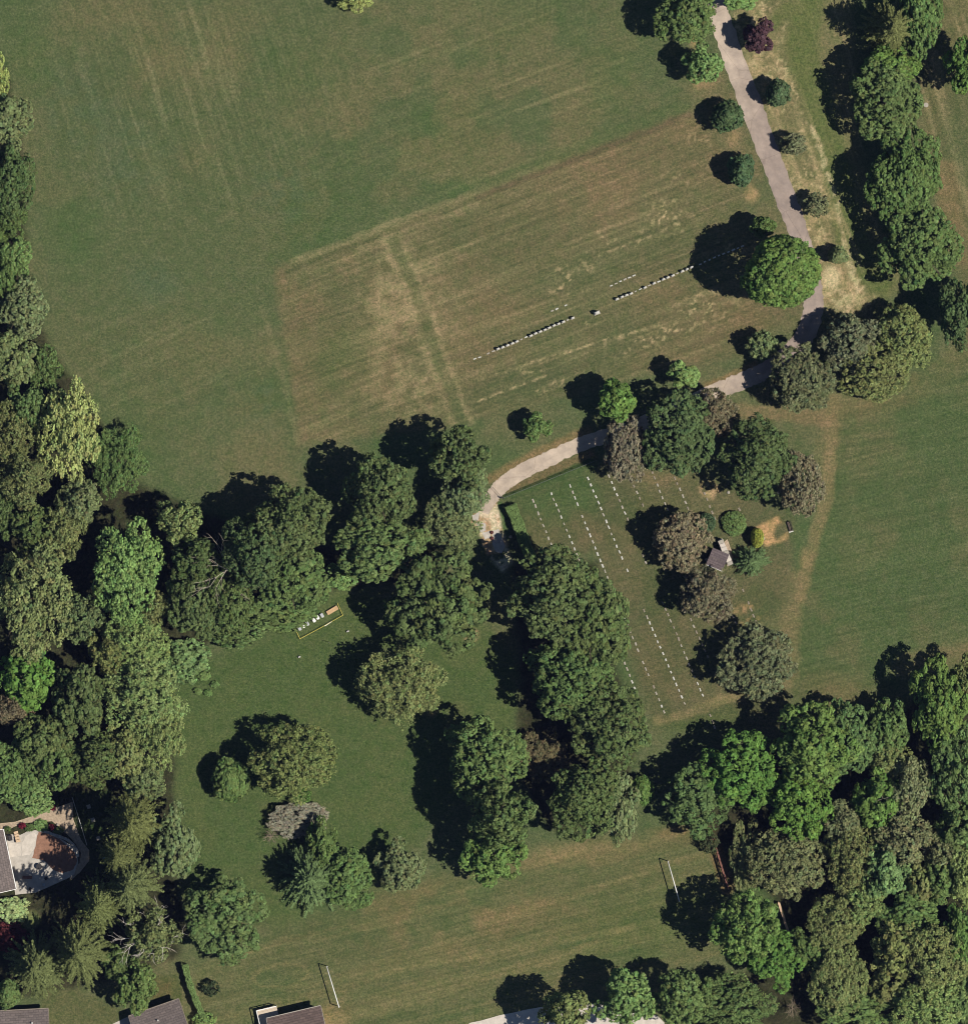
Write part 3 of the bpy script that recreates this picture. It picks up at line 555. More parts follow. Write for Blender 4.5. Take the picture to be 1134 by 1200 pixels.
T = [
('dec', 803, 20, 34, 33, 13.5, 'mid', gR, 'large round green tree at the top left of the drive'),
('dec', 824, 73, 22, 22, 10.5, 'lightg', gR, 'round light green tree west of the drive, below the larger one'),
('dec', 866, -3, 20, 14, 8, 'lightg', gR, 'green tree cut by the top border, right of the drive'),
('dec', 889, 42, 16, 17, 8.5, 'purple', gR, 'dark purple-leaved tree right of the drive'),
('cone', 911, 108, 13, 16, 7.8, 'blue', gR, 'small blue-green tree right of the drive, below the purple tree'),
('cone', 851, 136, 17, 18, 8, 'blue', gR, 'blue-green young tree left of the drive, upper of the pair'),
('cone', 868, 200, 15, 18, 7.5, 'blue', gR, 'blue-green young tree left of the drive, lower of the pair'),
('pine', 930, 168, 13, 12, 5.5, 'pinegrey', gR, 'thin grey-green young pine right of the drive, upper of two'),
('pine', 957, 240, 14, 12, 6, 'pinegrey', gR, 'thin grey-green young pine right of the drive, lower of two'),
('cone', 981, 299, 11, 10, 5.5, 'grey', gR, 'small pale grey-green tree right of the drive beside the big round crown'),
('dec', 893, 266, 13, 12, 8, 'mid', gR, 'small green tree half hidden above the big round tree'),
('ball', 917, 319, 43, 42, 20, 'bright', gR, 'big dense round bright green tree overhanging the drive'),
('dec', 1078, 20, 24, 44, 12, 'mid', gE, 'light green tree behind the spruce at the top of the east row'),
('spruce', 1046, 32, 36, 40, 18, 'spruce', gE, 'tall spruce with drooping boughs at the top of the east row'),
('dec', 1042, 74, 32, 22, 12, 'bright', gE, 'bright green low tree just below the spruce in the east row'),
('dec', 1038, 116, 42, 44, 14, 'mid', gE, 'dense round green tree just below the low bright one in the east row'),
('dec', 1060, 206, 42, 54, 14, 'mid', gE, 'long-crowned green tree, middle of the east row'),
('dec', 1081, 288, 46, 52, 14, 'mid', gE, 'big green tree low in the east row, above the last one'),
('dec', 1124, 366, 26, 42, 15, 'deep', gE, 'very dark tree ending the east row at the right border'),
('dec', 1132, 76, 22, 32, 14, 'bright', gE, 'bright green tree cut by the right border near the top'),
('pine', 998, 402, 34, 32, 11.5, 'pinegrey', gC, 'grey-green pine beside the drive bend, leftmost of the clump of three'),
('pine', 1024, 434, 38, 34, 11, 'olive', gC, 'olive pine lowest of the clump of three at the drive bend'),
('pine', 1058, 394, 34, 36, 11, 'olive', gC, 'olive pine rightmost of the clump of three at the drive bend'),
('pine', 937, 446, 35, 36, 12, 'pinegrey', gC, 'round grey-olive pine overhanging the drive bend from the south'),
('pine', 893, 405, 16, 16, 7, 'grey', gC, 'small grey pine on the grass inside the drive bend'),
('dec', 801, 440, 15, 15, 7.5, 'lightg', gR, 'small round light green tree north of the drive'),
('dec', 722, 470, 20, 21, 12, 'bright', gR, 'round bright green tree on the north edge of the drive'),
('dec', 629, 500, 14, 15, 6.5, 'mid', gR, 'small green tree standing alone north of the drive end'),
('pine', 733, 528, 26, 36, 11, 'brown', gC, 'brown-tinged pine south of the drive, left of the big dark tree'),
('pine', 838, 484, 24, 26, 11, 'brown', gC, 'brown-grey pine behind the big dark tree by the drive'),
('dec', 795, 510, 43, 45, 15, 'deep', gC, 'big dark green tree between two brownish pines by the drive'),
('dec', 887, 537, 42, 43, 16, 'deep', gC, 'round very dark tree east of the cemetery rows'),
('pine', 937, 564, 26, 36, 12, 'brown', gC, 'brown fuzzy pine right of the round very dark tree'),
('pine', 797, 633, 31, 32, 10.5, 'brown', gC, 'brown pine over the markers, upper left of the shed'),
('pine', 830, 697, 30, 31, 11, 'brown', gC, 'brown pine just below the shed'),
('pine', 885, 777, 42, 40, 11, 'pinegrey', gC, 'wide olive pine in the lower right of the cemetery'),
('dome', 827, 613, 11, 11, 2.6, 'blue', gP, 'small clipped round bush touching the brown pine above the shed'),
('dome', 860, 613, 14, 14, 1.7, 'mid', gP, 'wide clipped round bush above the shed'),
('dome', 887, 630, 7.5, 11, 3.4, 'yellow', gP, 'bright yellow bush right of the shed'),
('spruce', 880, 658, 22, 21, 5.5, 'bluespr', gP, 'blue-green low spruce right of the shed wall'),
('dec', 545, 575, 27, 32, 12, 'grey', gT, 'pale grey-green tree under the dark one beside the drive end'),
('dec', 537, 540, 33, 34, 19, 'dark', gT, 'dark tree at the east end of the tree belt by the drive end'),
('dec', 447, 578, 40, 44, 19, 'dark', gT, 'tall dark tree, upper of the pair right of the beehives'),
('dec', 442, 640, 50, 40, 16, 'mid', gT, 'broad green tree, lower of the pair right of the beehives'),
('fine', 528, 618, 32, 36, 9, 'grey', gT, 'scrubby grey-green low tree beside the broken drive end'),
('knob', 515, 703, 54, 56, 18, 'dark', gT, 'big knobbly dark tree right of the beehives, at the meadow edge'),
('dec', 338, 615, 45, 45, 20, 'dark', gT, 'tallest dark tree in the middle of the tree belt'),
('dec', 342, 678, 46, 46, 15, 'mid', gT, 'green tree right behind the beehives'),
('dec', 297, 645, 36, 42, 21, 'deep', gT, 'very dark tree right of the dead branches'),
('dec', 268, 705, 33, 42, 14, 'dark', gT, 'dark tree below the dead branches'),
('dec', 228, 705, 34, 42, 14, 'dark', gT, 'dark round tree at the meadow corner, left of the dead branches'),
('dec', 228, 655, 26, 26, 16, 'dark', gT, 'dark tree between the pale tree and the dead branches'),
('shrub', 325, 718, 44, 24, 4.5, 'mid', gT, 'low green thicket along the wood edge left of the beehives'),
('shrub', 400, 676, 20, 16, 3.5, 'lightg', gT, 'low light green thicket above the beehives'),
('shrub', 275, 740, 34, 20, 5, 'mid', gT, 'low green thicket at the foot of the dark belt trees'),
('shrub', 218, 775, 28, 24, 4, 'mint', gT, 'bright mint green low thicket at the meadow corner'),
('fine', 211, 610, 26, 27, 14, 'pale', gL, 'pale green small-leaved tree right of the bright pale tree'),
('fine', 148, 665, 43, 58, 17, 'lightg', gL, 'large bright pale green tree left of the tree belt'),
('fine', 138, 540, 32, 40, 8.5, 'mid', gL, 'green bushy tree at the meadow edge right of the yellow willow'),
('fine', 82, 505, 34, 56, 16, 'willow', gL, 'pale yellow-green willow at the edge of the left wood', 'willow_tree'),
('fine', 0, 92, 12, 26, 8, 'willow', gL, 'yellow-green tree at the left border, topmost there'),
('dec', 6, 142, 34, 36, 12, 'grey', gL, 'grey-green tree at the left border below the yellow-green one'),
('dec', 12, 212, 30, 40, 13, 'deep', gL, 'dark coarse tree at the left border, third from the top'),
('fine', 10, 258, 20, 24, 9, 'mid', gL, 'green bushy tree at the left border between the dark coarse and light green ones'),
('fine', 18, 300, 20, 26, 8, 'lightg', gL, 'light green bush tree at the left border, fourth from the top'),
('dec', 26, 362, 33, 36, 12, 'grey', gL, 'round grey-green tree at the left border, fifth from the top'),
('dec', 5, 330, 16, 26, 12, 'mid', gL, 'green tree cut by the left border beside the round grey-green one'),
('dec', 12, 420, 30, 32, 12, 'grey', gL, 'grey-green tree at the left border level with the willow top'),
('fine', 52, 432, 20, 28, 8, 'mid', gL, 'light bushy tree just above the willow'),
('dec', 30, 478, 22, 30, 13, 'mid', gL, 'bright-tipped green tree left of the willow'),
('fine', 12, 510, 28, 40, 15, 'olive', gL, 'olive-brown tree at the left border beside the willow'),
('fine', 28, 560, 32, 34, 16, 'olive', gL, 'olive tree below left of the willow'),
('dec', 92, 588, 24, 26, 12, 'grey', gL, 'round grey tree right below the willow'),
('dec', 38, 622, 28, 30, 14, 'dark', gL, 'dark blue-green tree in the left wood below the olive ones'),
('fine', 74, 622, 24, 34, 13, 'olive', gL, 'olive tree left of the bright pale tree'),
('fine', 4, 600, 14, 30, 12, 'mid', gL, 'green tree clipped by the left border in mid wood'),
('fine', 38, 702, 50, 66, 18, 'olive', gL, 'huge pale olive tree in the middle of the left wood'),
('fine', 95, 728, 24, 28, 12, 'grey', gL, 'small grey-green tree right of the huge olive tree'),
('knob', 30, 795, 30, 32, 14, 'vivid', gL, 'vivid green tree below the huge olive tree'),
('fine', 15, 830, 22, 18, 11, 'brown', gL, 'brownish tree under the vivid green one at the left border'),
('fine', 158, 752, 38, 36, 13, 'pale', gL, 'pale olive tree below the large bright pale tree'),
('fine', 178, 712, 18, 20, 12, 'olive', gL, 'small olive tree between the bright pale tree and the dark belt'),
('fine', 130, 765, 26, 28, 12, 'olive', gL, 'dull olive tree left of the pale olive one'),
('fine', 165, 815, 48, 44, 14, 'pale', gL, 'broad pale olive tree at the meadow corner'),
('fine', 186, 862, 30, 40, 12, 'pale', gL, 'pale yellow-olive tree bulging into the meadow'),
('dec', 92, 820, 30, 40, 15, 'dark', gL, 'dark tree left of the broad pale olive tree'),
('dec', 48, 868, 32, 34, 14, 'dark', gL, 'dark grey-green tree above the patio garden'),
('dec', 68, 895, 26, 30, 12, 'mid', gL, 'green tree right above the patio corner'),
('dec', 115, 890, 30, 30, 13, 'dark', gL, 'dark tree above the stepping stones'),
('dec', 148, 880, 26, 32, 12, 'olive', gL, 'olive-green tree left of the bulging pale one'),
('dec', 172, 915, 24, 24, 10, 'grey', gL, 'grey-green tree right above the spruce row'),
('dec', 8, 905, 34, 40, 12, 'mid', gL, 'green tree at the left border above the patio'),
('dec', 38, 935, 24, 20, 9, 'lightg', gL, 'lighter green tree overhanging the garden path'),
('dec', 205, 985, 28, 40, 9, 'grey', gG, 'grey-green bushy tree right of the spruce row'),
('spruce', 156, 965, 36, 42, 26, 'spruce', gG, 'tall spruce right of the stepping stones'),
('spruce', 138, 1004, 28, 32, 23, 'spruce', gG, 'narrower spruce between the two tallest spruces'),
('spruce', 152, 1040, 36, 40, 26, 'spruce', gG, 'tall spruce in the middle of the spruce row'),
('spruce', 116, 1062, 34, 38, 27, 'spruce', gG, 'spruce with upright tips below the patio'),
('spruce', 92, 1118, 42, 44, 22, 'spruce', gG, 'wide spruce beside the dry lawn in the lower left corner'),
('spruce', 42, 1134, 40, 42, 19, 'spruce', gG, 'wide spruce above the corner house roof'),
('cone', 10, 1165, 14, 16, 6, 'mid', gG, 'small green tree at the left border beside the corner roof'),
('knob', 262, 1076, 44, 46, 11, 'mid', gG, 'broad green tree left of the dark spruce on the meadow'),
('fine', 178, 1098, 32, 30, 14, 'olive', gG, 'olive birch with white dead branches'),
('dec', 160, 1155, 22, 30, 11, 'mid', gG, 'green tree left of the small roof at the lower left'),
('dec', 138, 1128, 18, 20, 8, 'dark', gG, 'dark small tree left of the birch'),
('shrub', 14, 1066, 20, 15, 2.2, 'variegated', gG, 'variegated light green shrub below the patio house'),
('shrub', 12, 1098, 22, 16, 2.5, 'red', gG, 'dark red shrub below the variegated one'),
('shrub', 240, 1196, 14, 10, 2.5, 'lightg', gG, 'light green bush at the foot of the hedge, bottom border'),
('fine', 471, 800, 46, 46, 14, 'olive', gM, 'round olive-grey tree alone in the central meadow'),
('fine', 342, 893, 46, 44, 13, 'olive', gM, 'sparse olive-grey tree in the meadow, left of centre'),
('cone', 271, 915, 20, 25, 7.5, 'mid', gM, 'small green tree in the shadow left of the olive-grey tree'),
('shrub', 352, 934, 13, 10, 3, 'vivid', gM, 'small bright green bush below the sparse olive-grey tree'),
('pine', 352, 960, 34, 20, 3.6, 'thicket', gM, 'grey-brown half-bare thicket above the dark spruce', 'thicket'),
('bare', 318, 980, 24, 18, 2.8, 'rust', gM, 'grey-brown bare thicket, left of the larger one'),
('dec', 378, 990, 18, 28, 9, 'mid', gM, 'green tree just above the dark spruce'),
('spruce', 364, 1030, 38, 46, 12, 'bluespr', gM, 'dark broad spruce at the southern end of the meadow'),
('dec', 407, 1030, 32, 34, 9, 'mid', gM, 'green tree touching the right side of the dark spruce'),
('dec', 470, 1013, 27, 29, 8, 'grey', gM, 'grey-green rounded tree right of the spruce group'),
('dec', 570, 890, 46, 46, 17, 'mid', gB, 'large green tree at the south-east of the meadow, topmost of three'),
('knob', 583, 955, 36, 36, 23, 'mid', gB, 'green tree, middle of the three at the meadow south-east'),
('knob', 578, 1000, 36, 36, 13, 'bright', gB, 'bright green tree, lowest of the three at the meadow south-east'),
('dec', 655, 700, 58, 52, 21, 'dark', gB, 'huge dark tree west of the marker rows, upper crown'),
('dec', 695, 730, 48, 58, 18, 'dark', gB, 'huge dark tree leaning over the marker rows'),
('dec', 668, 795, 48, 44, 18, 'mid', gB, 'green tree below the huge dark pair'),
('dec', 716, 852, 46, 48, 18, 'dark', gB, 'dark round tree at the lower end of the marker rows'),
('fine', 640, 885, 26, 28, 5, 'rust', gB, 'scrubby brown-green bush in the shade between the big trees'),
('dec', 683, 938, 40, 44, 18, 'dark', gB, 'dark tree at the top of the southern field'),
('dec', 722, 945, 26, 40, 11, 'grey', gB, 'grey-green narrow tree beside the dark one at the southern field'),
('cone', 753, 925, 12, 16, 5, 'bright', gB, 'small bright green tree between the big trees and the wood'),
('knob', 868, 905, 42, 42, 15, 'vivid', gS, 'vivid green tree at the north-west corner of the wood'),
('knob', 818, 935, 40, 40, 12, 'mid', gS, 'green tree at the west tip of the wood above the goal'),
('knob', 950, 872, 46, 46, 18, 'bright', gS, 'bright green tree in the middle of the wood front'),
('knob', 935, 940, 38, 42, 15, 'vivid', gS, 'vivid green tree just behind the wood front'),
('dec', 990, 868, 34, 40, 13, 'mid', gS, 'lighter green tree right of the wood front centre'),
('knob', 1040, 855, 24, 34, 10, 'mid', gS, 'small ragged green tree at the notch of the wood front'),
('knob', 1100, 825, 34, 52, 15, 'bright', gS, 'tall bright green tree at the north-east of the wood'),
('fine', 1130, 800, 16, 30, 13, 'olive', gS, 'olive tree cut by the right border at the wood front'),
('knob', 1122, 900, 32, 48, 14, 'mid', gS, 'green tree at the right border below the tall bright one'),
('knob', 1030, 940, 28, 34, 12, 'bright', gS, 'bright green tree in the wood beside the bare snag'),
('fine', 1066, 925, 26, 38, 12, 'drab', gS, 'brown-grey tree with bare snag in the wood'),
('fine', 1062, 985, 34, 30, 13, 'drab', gS, 'brown-grey round tree below the bare snag'),
('fine', 1040, 890, 24, 26, 9, 'olive', gS, 'olive undergrowth tree behind the wood-front notch'),
('fine', 990, 965, 30, 24, 11, 'drab', gS, 'brownish tree behind the vivid green front tree'),
('fine', 998, 1005, 32, 40, 13, 'olive', gS, 'olive tree left of the light green round crown'),
('fine', 924, 1010, 42, 41, 12, 'drab', gS, 'broad smoky grey-olive tree right of the red fence'),
('fine', 876, 1003, 18, 38, 6, 'drab', gS, 'smoky undergrowth tree beside the red fence'),
('dec', 1036, 1022, 28, 32, 14, 'mint', gS, 'light mint green round tree in the middle of the wood'),
('knob', 1076, 1035, 18, 26, 11, 'olive', gS, 'small olive tree right of the mint green one'),
('knob', 1100, 1028, 22, 28, 11, 'mid', gS, 'small green tree two right of the mint green one'),
('fine', 1108, 1000, 26, 26, 11, 'drab', gS, 'brownish tree near the right border in mid wood'),
('knob', 1124, 970, 26, 30, 12, 'mid', gS, 'green tree at the right border in mid wood'),
('fine', 1128, 1022, 26, 34, 13, 'pale', gS, 'pale olive tree cut by the right border in mid wood'),
('knob', 872, 1086, 37, 40, 19, 'bright', gS, 'round bright green tree shading the right-hand goal'),
('dec', 908, 1128, 30, 32, 10, 'vivid', gS, 'vivid green tree below the round bright one'),
('dec', 950, 1112, 24, 26, 8, 'mid', gS, 'small green tree right of the pale fence rail'),
('fine', 978, 1082, 32, 34, 11, 'olive', gS, 'grey-olive round tree right of the pale fence rail'),
('fine', 1010, 1058, 26, 26, 11, 'pale', gS, 'pale olive tree below left of the mint green one'),
('dec', 1062, 1068, 34, 28, 11, 'mid', gS, 'smooth green tree right below the mint green one'),
('knob', 1050, 1108, 28, 32, 13, 'olive', gS, 'knobbly olive tree in the lower wood'),
('knob', 1045, 1150, 26, 28, 9, 'olive', gS, 'shaded olive tree below the knobbly one'),
('fine', 982, 1150, 34, 42, 11, 'olive', gS, 'olive-green tall tree in the lower wood, left part'),
('fine', 1092, 1125, 38, 44, 14, 'olive', gS, 'broad dull olive tree in the lower right wood'),
('fine', 1090, 1180, 46, 36, 13, 'pale', gS, 'pale olive tree at the bottom border, lower right'),
('dec', 1000, 1188, 42, 24, 9, 'mid', gS, 'green tree at the bottom border in the lower wood'),
('knob', 1125, 1095, 22, 32, 11, 'bright', gS, 'bright green tree at the right border in the lower wood'),
('knob', 1128, 1165, 22, 40, 10, 'mid', gS, 'green tree at the right border near the bottom corner'),
('bare', 928, 1182, 18, 26, 3.5, 'rust', gS, 'brown bare thicket at the bottom, left of the lower wood'),
('fine', 862, 1182, 50, 40, 11, 'mid', gS, 'broad smooth green tree at the bottom border'),
('dec', 800, 1168, 32, 34, 14, 'mid', gS, 'green tree at the bottom border right of the pale concrete'),
('dec', 730, 1172, 32, 34, 16, 'lightg', gS, 'light green tree at the bottom border, middle of three'),
('dec', 664, 1190, 31, 32, 18, 'olive', gS, 'dull olive round tree at the bottom border over the pavement'),
('fine', 417, 0, 18, 13, 7, 'willow', gR, 'small yellow-green tree clipped by the top border'),
]
for t in T: tree(*t)
# dead tree in the belt and the white dead limbs over the birch
def dead(name, px, py, H, seed, mat, label, spread, n0, thick):
    x, y = W(px, py, H); t = empty(name, (x, y, 0)); tag(t, label, 'dead tree'); mb = MB(); mb.tube([(0, 0, -.1), (0, 0, H * .4), (.1, 0, H * .75)], [.22, .17, .1], 7); mb.build('trunk', mat, t, smooth=True)
    link('branches', bare_branches('branches', H, seed, mat, spread, n0, thick, 2), t)
dead('dead_tree', 265, 668, 17.5, 5, M['dead_wood'], 'bare pale dead tree poking out between the dark belt trees', 1.3, 11, .07)
dead('dead_tree', 172, 1100, 15.5, 9, M['white_wood'], 'white bare dead branches rising from the olive birch', 1.6, 9, .08)
dead('dead_tree', 1053, 936, 13.5, 15, M['dead_wood'], 'small bare snag standing in the south-east wood', 1.2, 4, .05)
# bare sapling with its dark branching on the lower lawn
x, y = W(249, 1158); t = empty('young_tree', (x, y, 0)); tag(t, 'tiny sparse dark sapling on the lawn beside the hedge', 'sapling')
c = link('crown', crown('crown', 1.5, 2.4, 77, leaf=.2, clump=.3, per=12, irr=.7, gap=.5, cover=2.2), t); c.color = (.05, .07, .035, 1); link('trunk', trunk('trunk', 1.4, 2.4, 78, r0=.05, limbs=7, lo=.15), t)
x, y = W(831, 986); t = empty('young_tree', (x, y, 0)); tag(t, 'scrawny dark sapling at the upper end of the red fence', 'sapling')
c = link('crown', crown('crown', 1.9, 3.2, 79, leaf=.22, clump=.34, per=12, irr=.6, gap=.45, cover=2.0), t); c.color = (.07, .085, .04, 1); link('trunk', trunk('trunk', 1.6, 3.2, 80, r0=.05, limbs=7, lo=.15), t)
# low weeds at the meadow corner
x, y = W(245, 795)
for i, (px, py, r) in enumerate(((240, 792, 7), (252, 802, 5), (244, 812, 5), (232, 810, 5))):
    tree('shrub', px, py, r, r * .8, .9, 'lightg', 'weeds at the meadow corner', 'low light green weed patch by the meadow corner, ' + ('topmost', 'rightmost', 'lowest', 'leftmost')[i] + ' of four')

# hedges
def hedge(path, w, h, col, label, seed):
    rng = np.random.default_rng(seed); p = np.array([W(*q) for q in path]); seg = np.linalg.norm(np.diff(p, axis=0), axis=1); cum = np.concatenate([[0], np.cumsum(seg)])
    n = int(cum[-1] * 330 * (w + h) / 2.5); s = rng.uniform(0, cum[-1], n); i = np.clip(np.searchsorted(cum, s) - 1, 0, len(seg) - 1); t = (s - cum[i]) / seg[i]
    c = p[i] + (p[i + 1] - p[i]) * t[:, None]; d = (p[i + 1] - p[i]) / seg[i][:, None]; nn = np.stack([-d[:, 1], d[:, 0]], 1)
    wob = .12 * np.sin(s * 2.1) + .08 * np.sin(s * 5.3)
    side = rng.random(n); u = np.where(side < .5, rng.uniform(-1, 1, n), np.sign(rng.normal(size=n))); z = np.where(side < .5, h + wob, rng.uniform(.05, 1, n) * h)
    P = np.stack([c[:, 0] + nn[:, 0] * u * (w / 2 + wob * .5), c[:, 1] + nn[:, 1] * u * (w / 2 + wob * .5), z + rng.normal(0, .06, n)], 1); P[:, 2] = np.maximum(P[:, 2], .05)
    N = np.stack([np.where(side < .5, 0, nn[:, 0] * u), np.where(side < .5, 0, nn[:, 1] * u), np.where(side < .5, 1.0, .3)], 1); N = unit(N + rng.normal(0, .45, N.shape))
    cl = (1 + rng.normal(0, .16, (n, 1))) * np.ones((1, 3)); o = P[0].copy(); o[:2] = p[0]; o[2] = 0
    root = empty('hedge', (p[0][0], p[0][1], 0)); tag(root, label, 'hedge')
    f = link('foliage', leaf_mesh('foliage', P - o, N, .2 * rng.uniform(.6, 1.4, n), cl, M['leaf'], 1.3, rng), root); f.color = (*C[col], 1)
    mb = MB(); k = max(2, int(cum[-1] / .9))
    for j in range(k):
        sj = cum[-1] * (j + .5) / k; a = min(np.searchsorted(cum, sj) - 1, len(seg) - 1); q = p[a] + (p[a + 1] - p[a]) * (sj - cum[a]) / seg[a] - p[0]
        mb.tube([(q[0], q[1], -.05), (q[0] + rng.normal(0, .05), q[1] + rng.normal(0, .05), h * .85)], [.05, .02], 5)
    mb.build('stems', M['bark'], root)
hedge([(598, 592), (606, 612), (616, 640), (622, 655)], 1.9, 1.9, 'lightg', 'clipped bright green hedge along the west side of the marker rows', 1)
hedge([(217, 1130), (222, 1150), (230, 1172), (238, 1190), (246, 1206)], .9, 1.9, 'lightg', 'narrow light green hedge bordering the lower left garden', 2)

# ------------------------------------------------------------------ grave markers
ORD = ['first', 'second', 'third', 'fourth', 'fifth', 'sixth', 'seventh', 'eighth', 'ninth', 'tenth', 'eleventh', 'twelfth', 'thirteenth', 'fourteenth', 'fifteenth', 'sixteenth', 'seventeenth', 'eighteenth', 'nineteenth', 'twentieth', 'twenty-first', 'twenty-second', 'twenty-third', 'twenty-fourth', 'twenty-fifth', 'twenty-sixth', 'twenty-seventh', 'twenty-eighth']
slab = {k: [MB().chamfer((0, 0, .05), (w, l, .16), 0, .035).mesh('grave_marker', M[m]) for w, l in ((.27, .60), (.25, .55), (.29, .64))] for k, m in (('w', 'stone_white'), ('p', 'stone_pale'), ('d', 'stone_dull'))}
GR = random.Random(5)
def marker(px, py, ang, tone, label, group, sc=1.0):
    x, y = W(px, py); o = link('grave_marker', GR.choice(slab[tone]), None, (x, y, GR.uniform(-.03, .01)), ang + GR.uniform(-.12, .12)); o.scale = (sc * GR.uniform(.85, 1.15), sc * GR.uniform(.78, 1.15), 1)
    tag(o, label, 'grave marker', group)
def row(pts, ox, oy, k, tones, desc):
    P = [(ox + x / k, oy + y / k) for x, y in pts]
    for i, (px, py) in enumerate(P):
        a = P[max(i - 1, 0)]; b = P[min(i + 1, len(P) - 1)]; ang = math.atan2(-(b[1] - a[1]), b[0] - a[0]) - math.pi / 2
        t = tones[i % len(tones)]; marker(px, py, ang, t, 'low %s grave marker, %s from top, %s' % ({'w': 'white', 'p': 'pale', 'd': 'dull tan'}[t], ORD[i], desc), 'low grave markers in the cemetery')
z3 = (600, 540, 6.3); z5 = (740, 540, 8.1); zl = (720, 680, 5.968)
row([(155, 295), (172, 333), (193, 388), (210, 430), (230, 478), (250, 523), (268, 573), (288, 615), (307, 658)], *z3, 'ppppppppd', 'row nearest clipped hedge')
row([(290, 243), (305, 285), (325, 325), (343, 367), (362, 415), (382, 465), (402, 512), (422, 558), (442, 605), (460, 650), (478, 692), (492, 725)], *z3, 'wpwpwppwwwpp', 'second row from hedge')
row([(428, 185), (447, 232), (463, 273), (482, 320), (517, 410), (537, 458), (555, 502), (575, 550), (595, 598), (613, 643), (630, 688), (650, 735), (667, 775), (685, 815), (703, 860)], *z3, 'wpwwpwwwpwwwwpp', 'third row from hedge')
row([(560, 130), (580, 178), (598, 222), (618, 265), (637, 308), (655, 352), (673, 398), (695, 447), (712, 490), (732, 540), (752, 580), (770, 630), (792, 672), (810, 717), (850, 808)], *z3, 'wwwwwwpwwpwwwww', 'fourth row from hedge')
row([(713, 112), (735, 160), (753, 205), (773, 250), (793, 293), (812, 342), (832, 385), (852, 430), (965, 700), (985, 750)], *z3, 'pwwwdpwddp', 'fifth row from hedge')
row([(20, 240), (50, 300), (75, 355), (105, 420)], *z5, 'dpdd', 'short sixth row from hedge')
row([(195, 105), (215, 160), (245, 230), (265, 290), (290, 350), (315, 405), (340, 460)], *z5, 'ddppppp', 'row right of drive-side pine')
row([(408, 165), (430, 215), (457, 270), (485, 335), (510, 395), (532, 450), (558, 510)], *z5, 'ddpppdd', 'row above shed pine')
row([(690, 310), (715, 365), (740, 435), (763, 490), (788, 545)], *z5, 'ddddd', 'row ending between clipped bushes')
row([(1020, 460), (1045, 510)], *z5, 'dd', 'pair beside wide clipped bush')
row([(72, 275), (90, 312), (107, 355), (125, 400), (147, 445), (162, 488), (198, 575), (217, 620), (235, 660), (273, 745), (290, 790), (310, 835), (328, 880), (345, 920)], *zl, 'wpdppppppdppwp', 'lower row beside huge dark tree')
row([(70, 580), (87, 620), (105, 665), (122, 710), (140, 755), (160, 795)], *zl, 'pppwwd', 'lower row beside dark round tree')
row([(205, 212), (227, 258), (245, 298), (263, 340), (283, 385), (300, 430), (318, 468), (338, 512), (357, 556), (375, 598), (393, 642), (412, 686), (430, 728), (449, 770), (468, 815), (488, 860)], *zl, 'dpwwwwwwwwwwwwwp', 'bright lower row')
row([(337, 160), (355, 203), (373, 240), (390, 283), (413, 330), (432, 373), (447, 410), (465, 457), (485, 505), (503, 545), (520, 590), (540, 633), (558, 675), (580, 722), (597, 765), (615, 803)], *zl, 'dddpdddppppdpwww', 'lower row touching olive pine shadow')
row([(533, 275), (552, 322), (572, 363), (592, 405), (612, 450), (630, 490), (650, 535)], *zl, 'dpddddd', 'lower row inside olive pine shadow')
row([(668, 945), (685, 990), (697, 1027)], *zl, 'ddp', 'short row below olive pine')
row([(897, 70), (935, 158), (953, 205), (970, 248), (988, 290)], *zl, 'ddddd', 'short row right of shed pine')
row([(808, 212), (825, 255), (845, 295)], *zl, 'ddd', 'short row between shed and olive pines')
# upright stones in the big plot
hs_slab = []
for w, hgt in ((.56, .86), (.5, .78), (.6, .92)):
    pr = [(-w / 2, 0), (w / 2, 0), (w / 2, hgt * .8), (w * .3, hgt * .95), (0, hgt), (-w * .3, hgt * .95), (-w / 2, hgt * .8)]; n = len(pr); th = .26
    hs_slab.append(MB().add([(x, -th / 2, z + .1) for x, z in pr] + [(x, th / 2, z + .1) for x, z in pr], [tuple(range(n)), tuple(range(n, 2 * n))[::-1]] + [(i, i + n, (i + 1) % n + n, (i + 1) % n) for i in range(n)]).mesh('tablet', M['stone_white']))
hs_base = MB().chamfer((0, 0, .05), (.74, .42, .14), 0, .03).mesh('base', M['stone_pale'])
def upright(px, py, ang, label, sc=1.0):
    x, y = W(px, py); t = empty('headstone', (x, y, 0), ang + GR.uniform(-.05, .05)); t.scale = (sc,) * 3; tag(t, label, 'headstone', 'upright white headstones in the brown plot'); link('base', hs_base, t); link('tablet', GR.choice(hs_slab), t)
def urow(pts, ox, oy, k, kinds, desc):
    nu = nf = 0
    ang = math.atan2(-(pts[-1][1] - pts[0][1]), pts[-1][0] - pts[0][0])
    for (x, y), t in zip(pts, kinds):
        px, py = ox + x / k, oy + y / k
        if t == 'u': upright(px, py, ang, 'upright white headstone, %s upright from left, %s' % (ORD[nu], desc)); nu += 1
        else: marker(px, py, ang - math.pi / 2, 'p' if t == 'f' else 'w', 'flat pale grave marker, %s flat from left, %s' % (ORD[nf], desc), 'flat markers in the brown plot', .9); nf += 1
za = (545, 350, 6.67); zb = (690, 270, 5.67)
urow([(75, 470), (112, 458), (180, 428), (220, 410), (255, 393), (292, 380), (330, 365), (367, 350), (402, 335), (438, 318), (475, 300), (512, 290), (548, 272), (585, 258), (622, 243), (655, 228), (692, 210), (728, 197), (765, 182), (800, 166), (838, 152)], *za, 'wwffuuuuufwuuuuuuuufu', 'left headstone line')
upright(699, 366.8, .38, 'larger lone white headstone between the two headstone lines', 1.55)
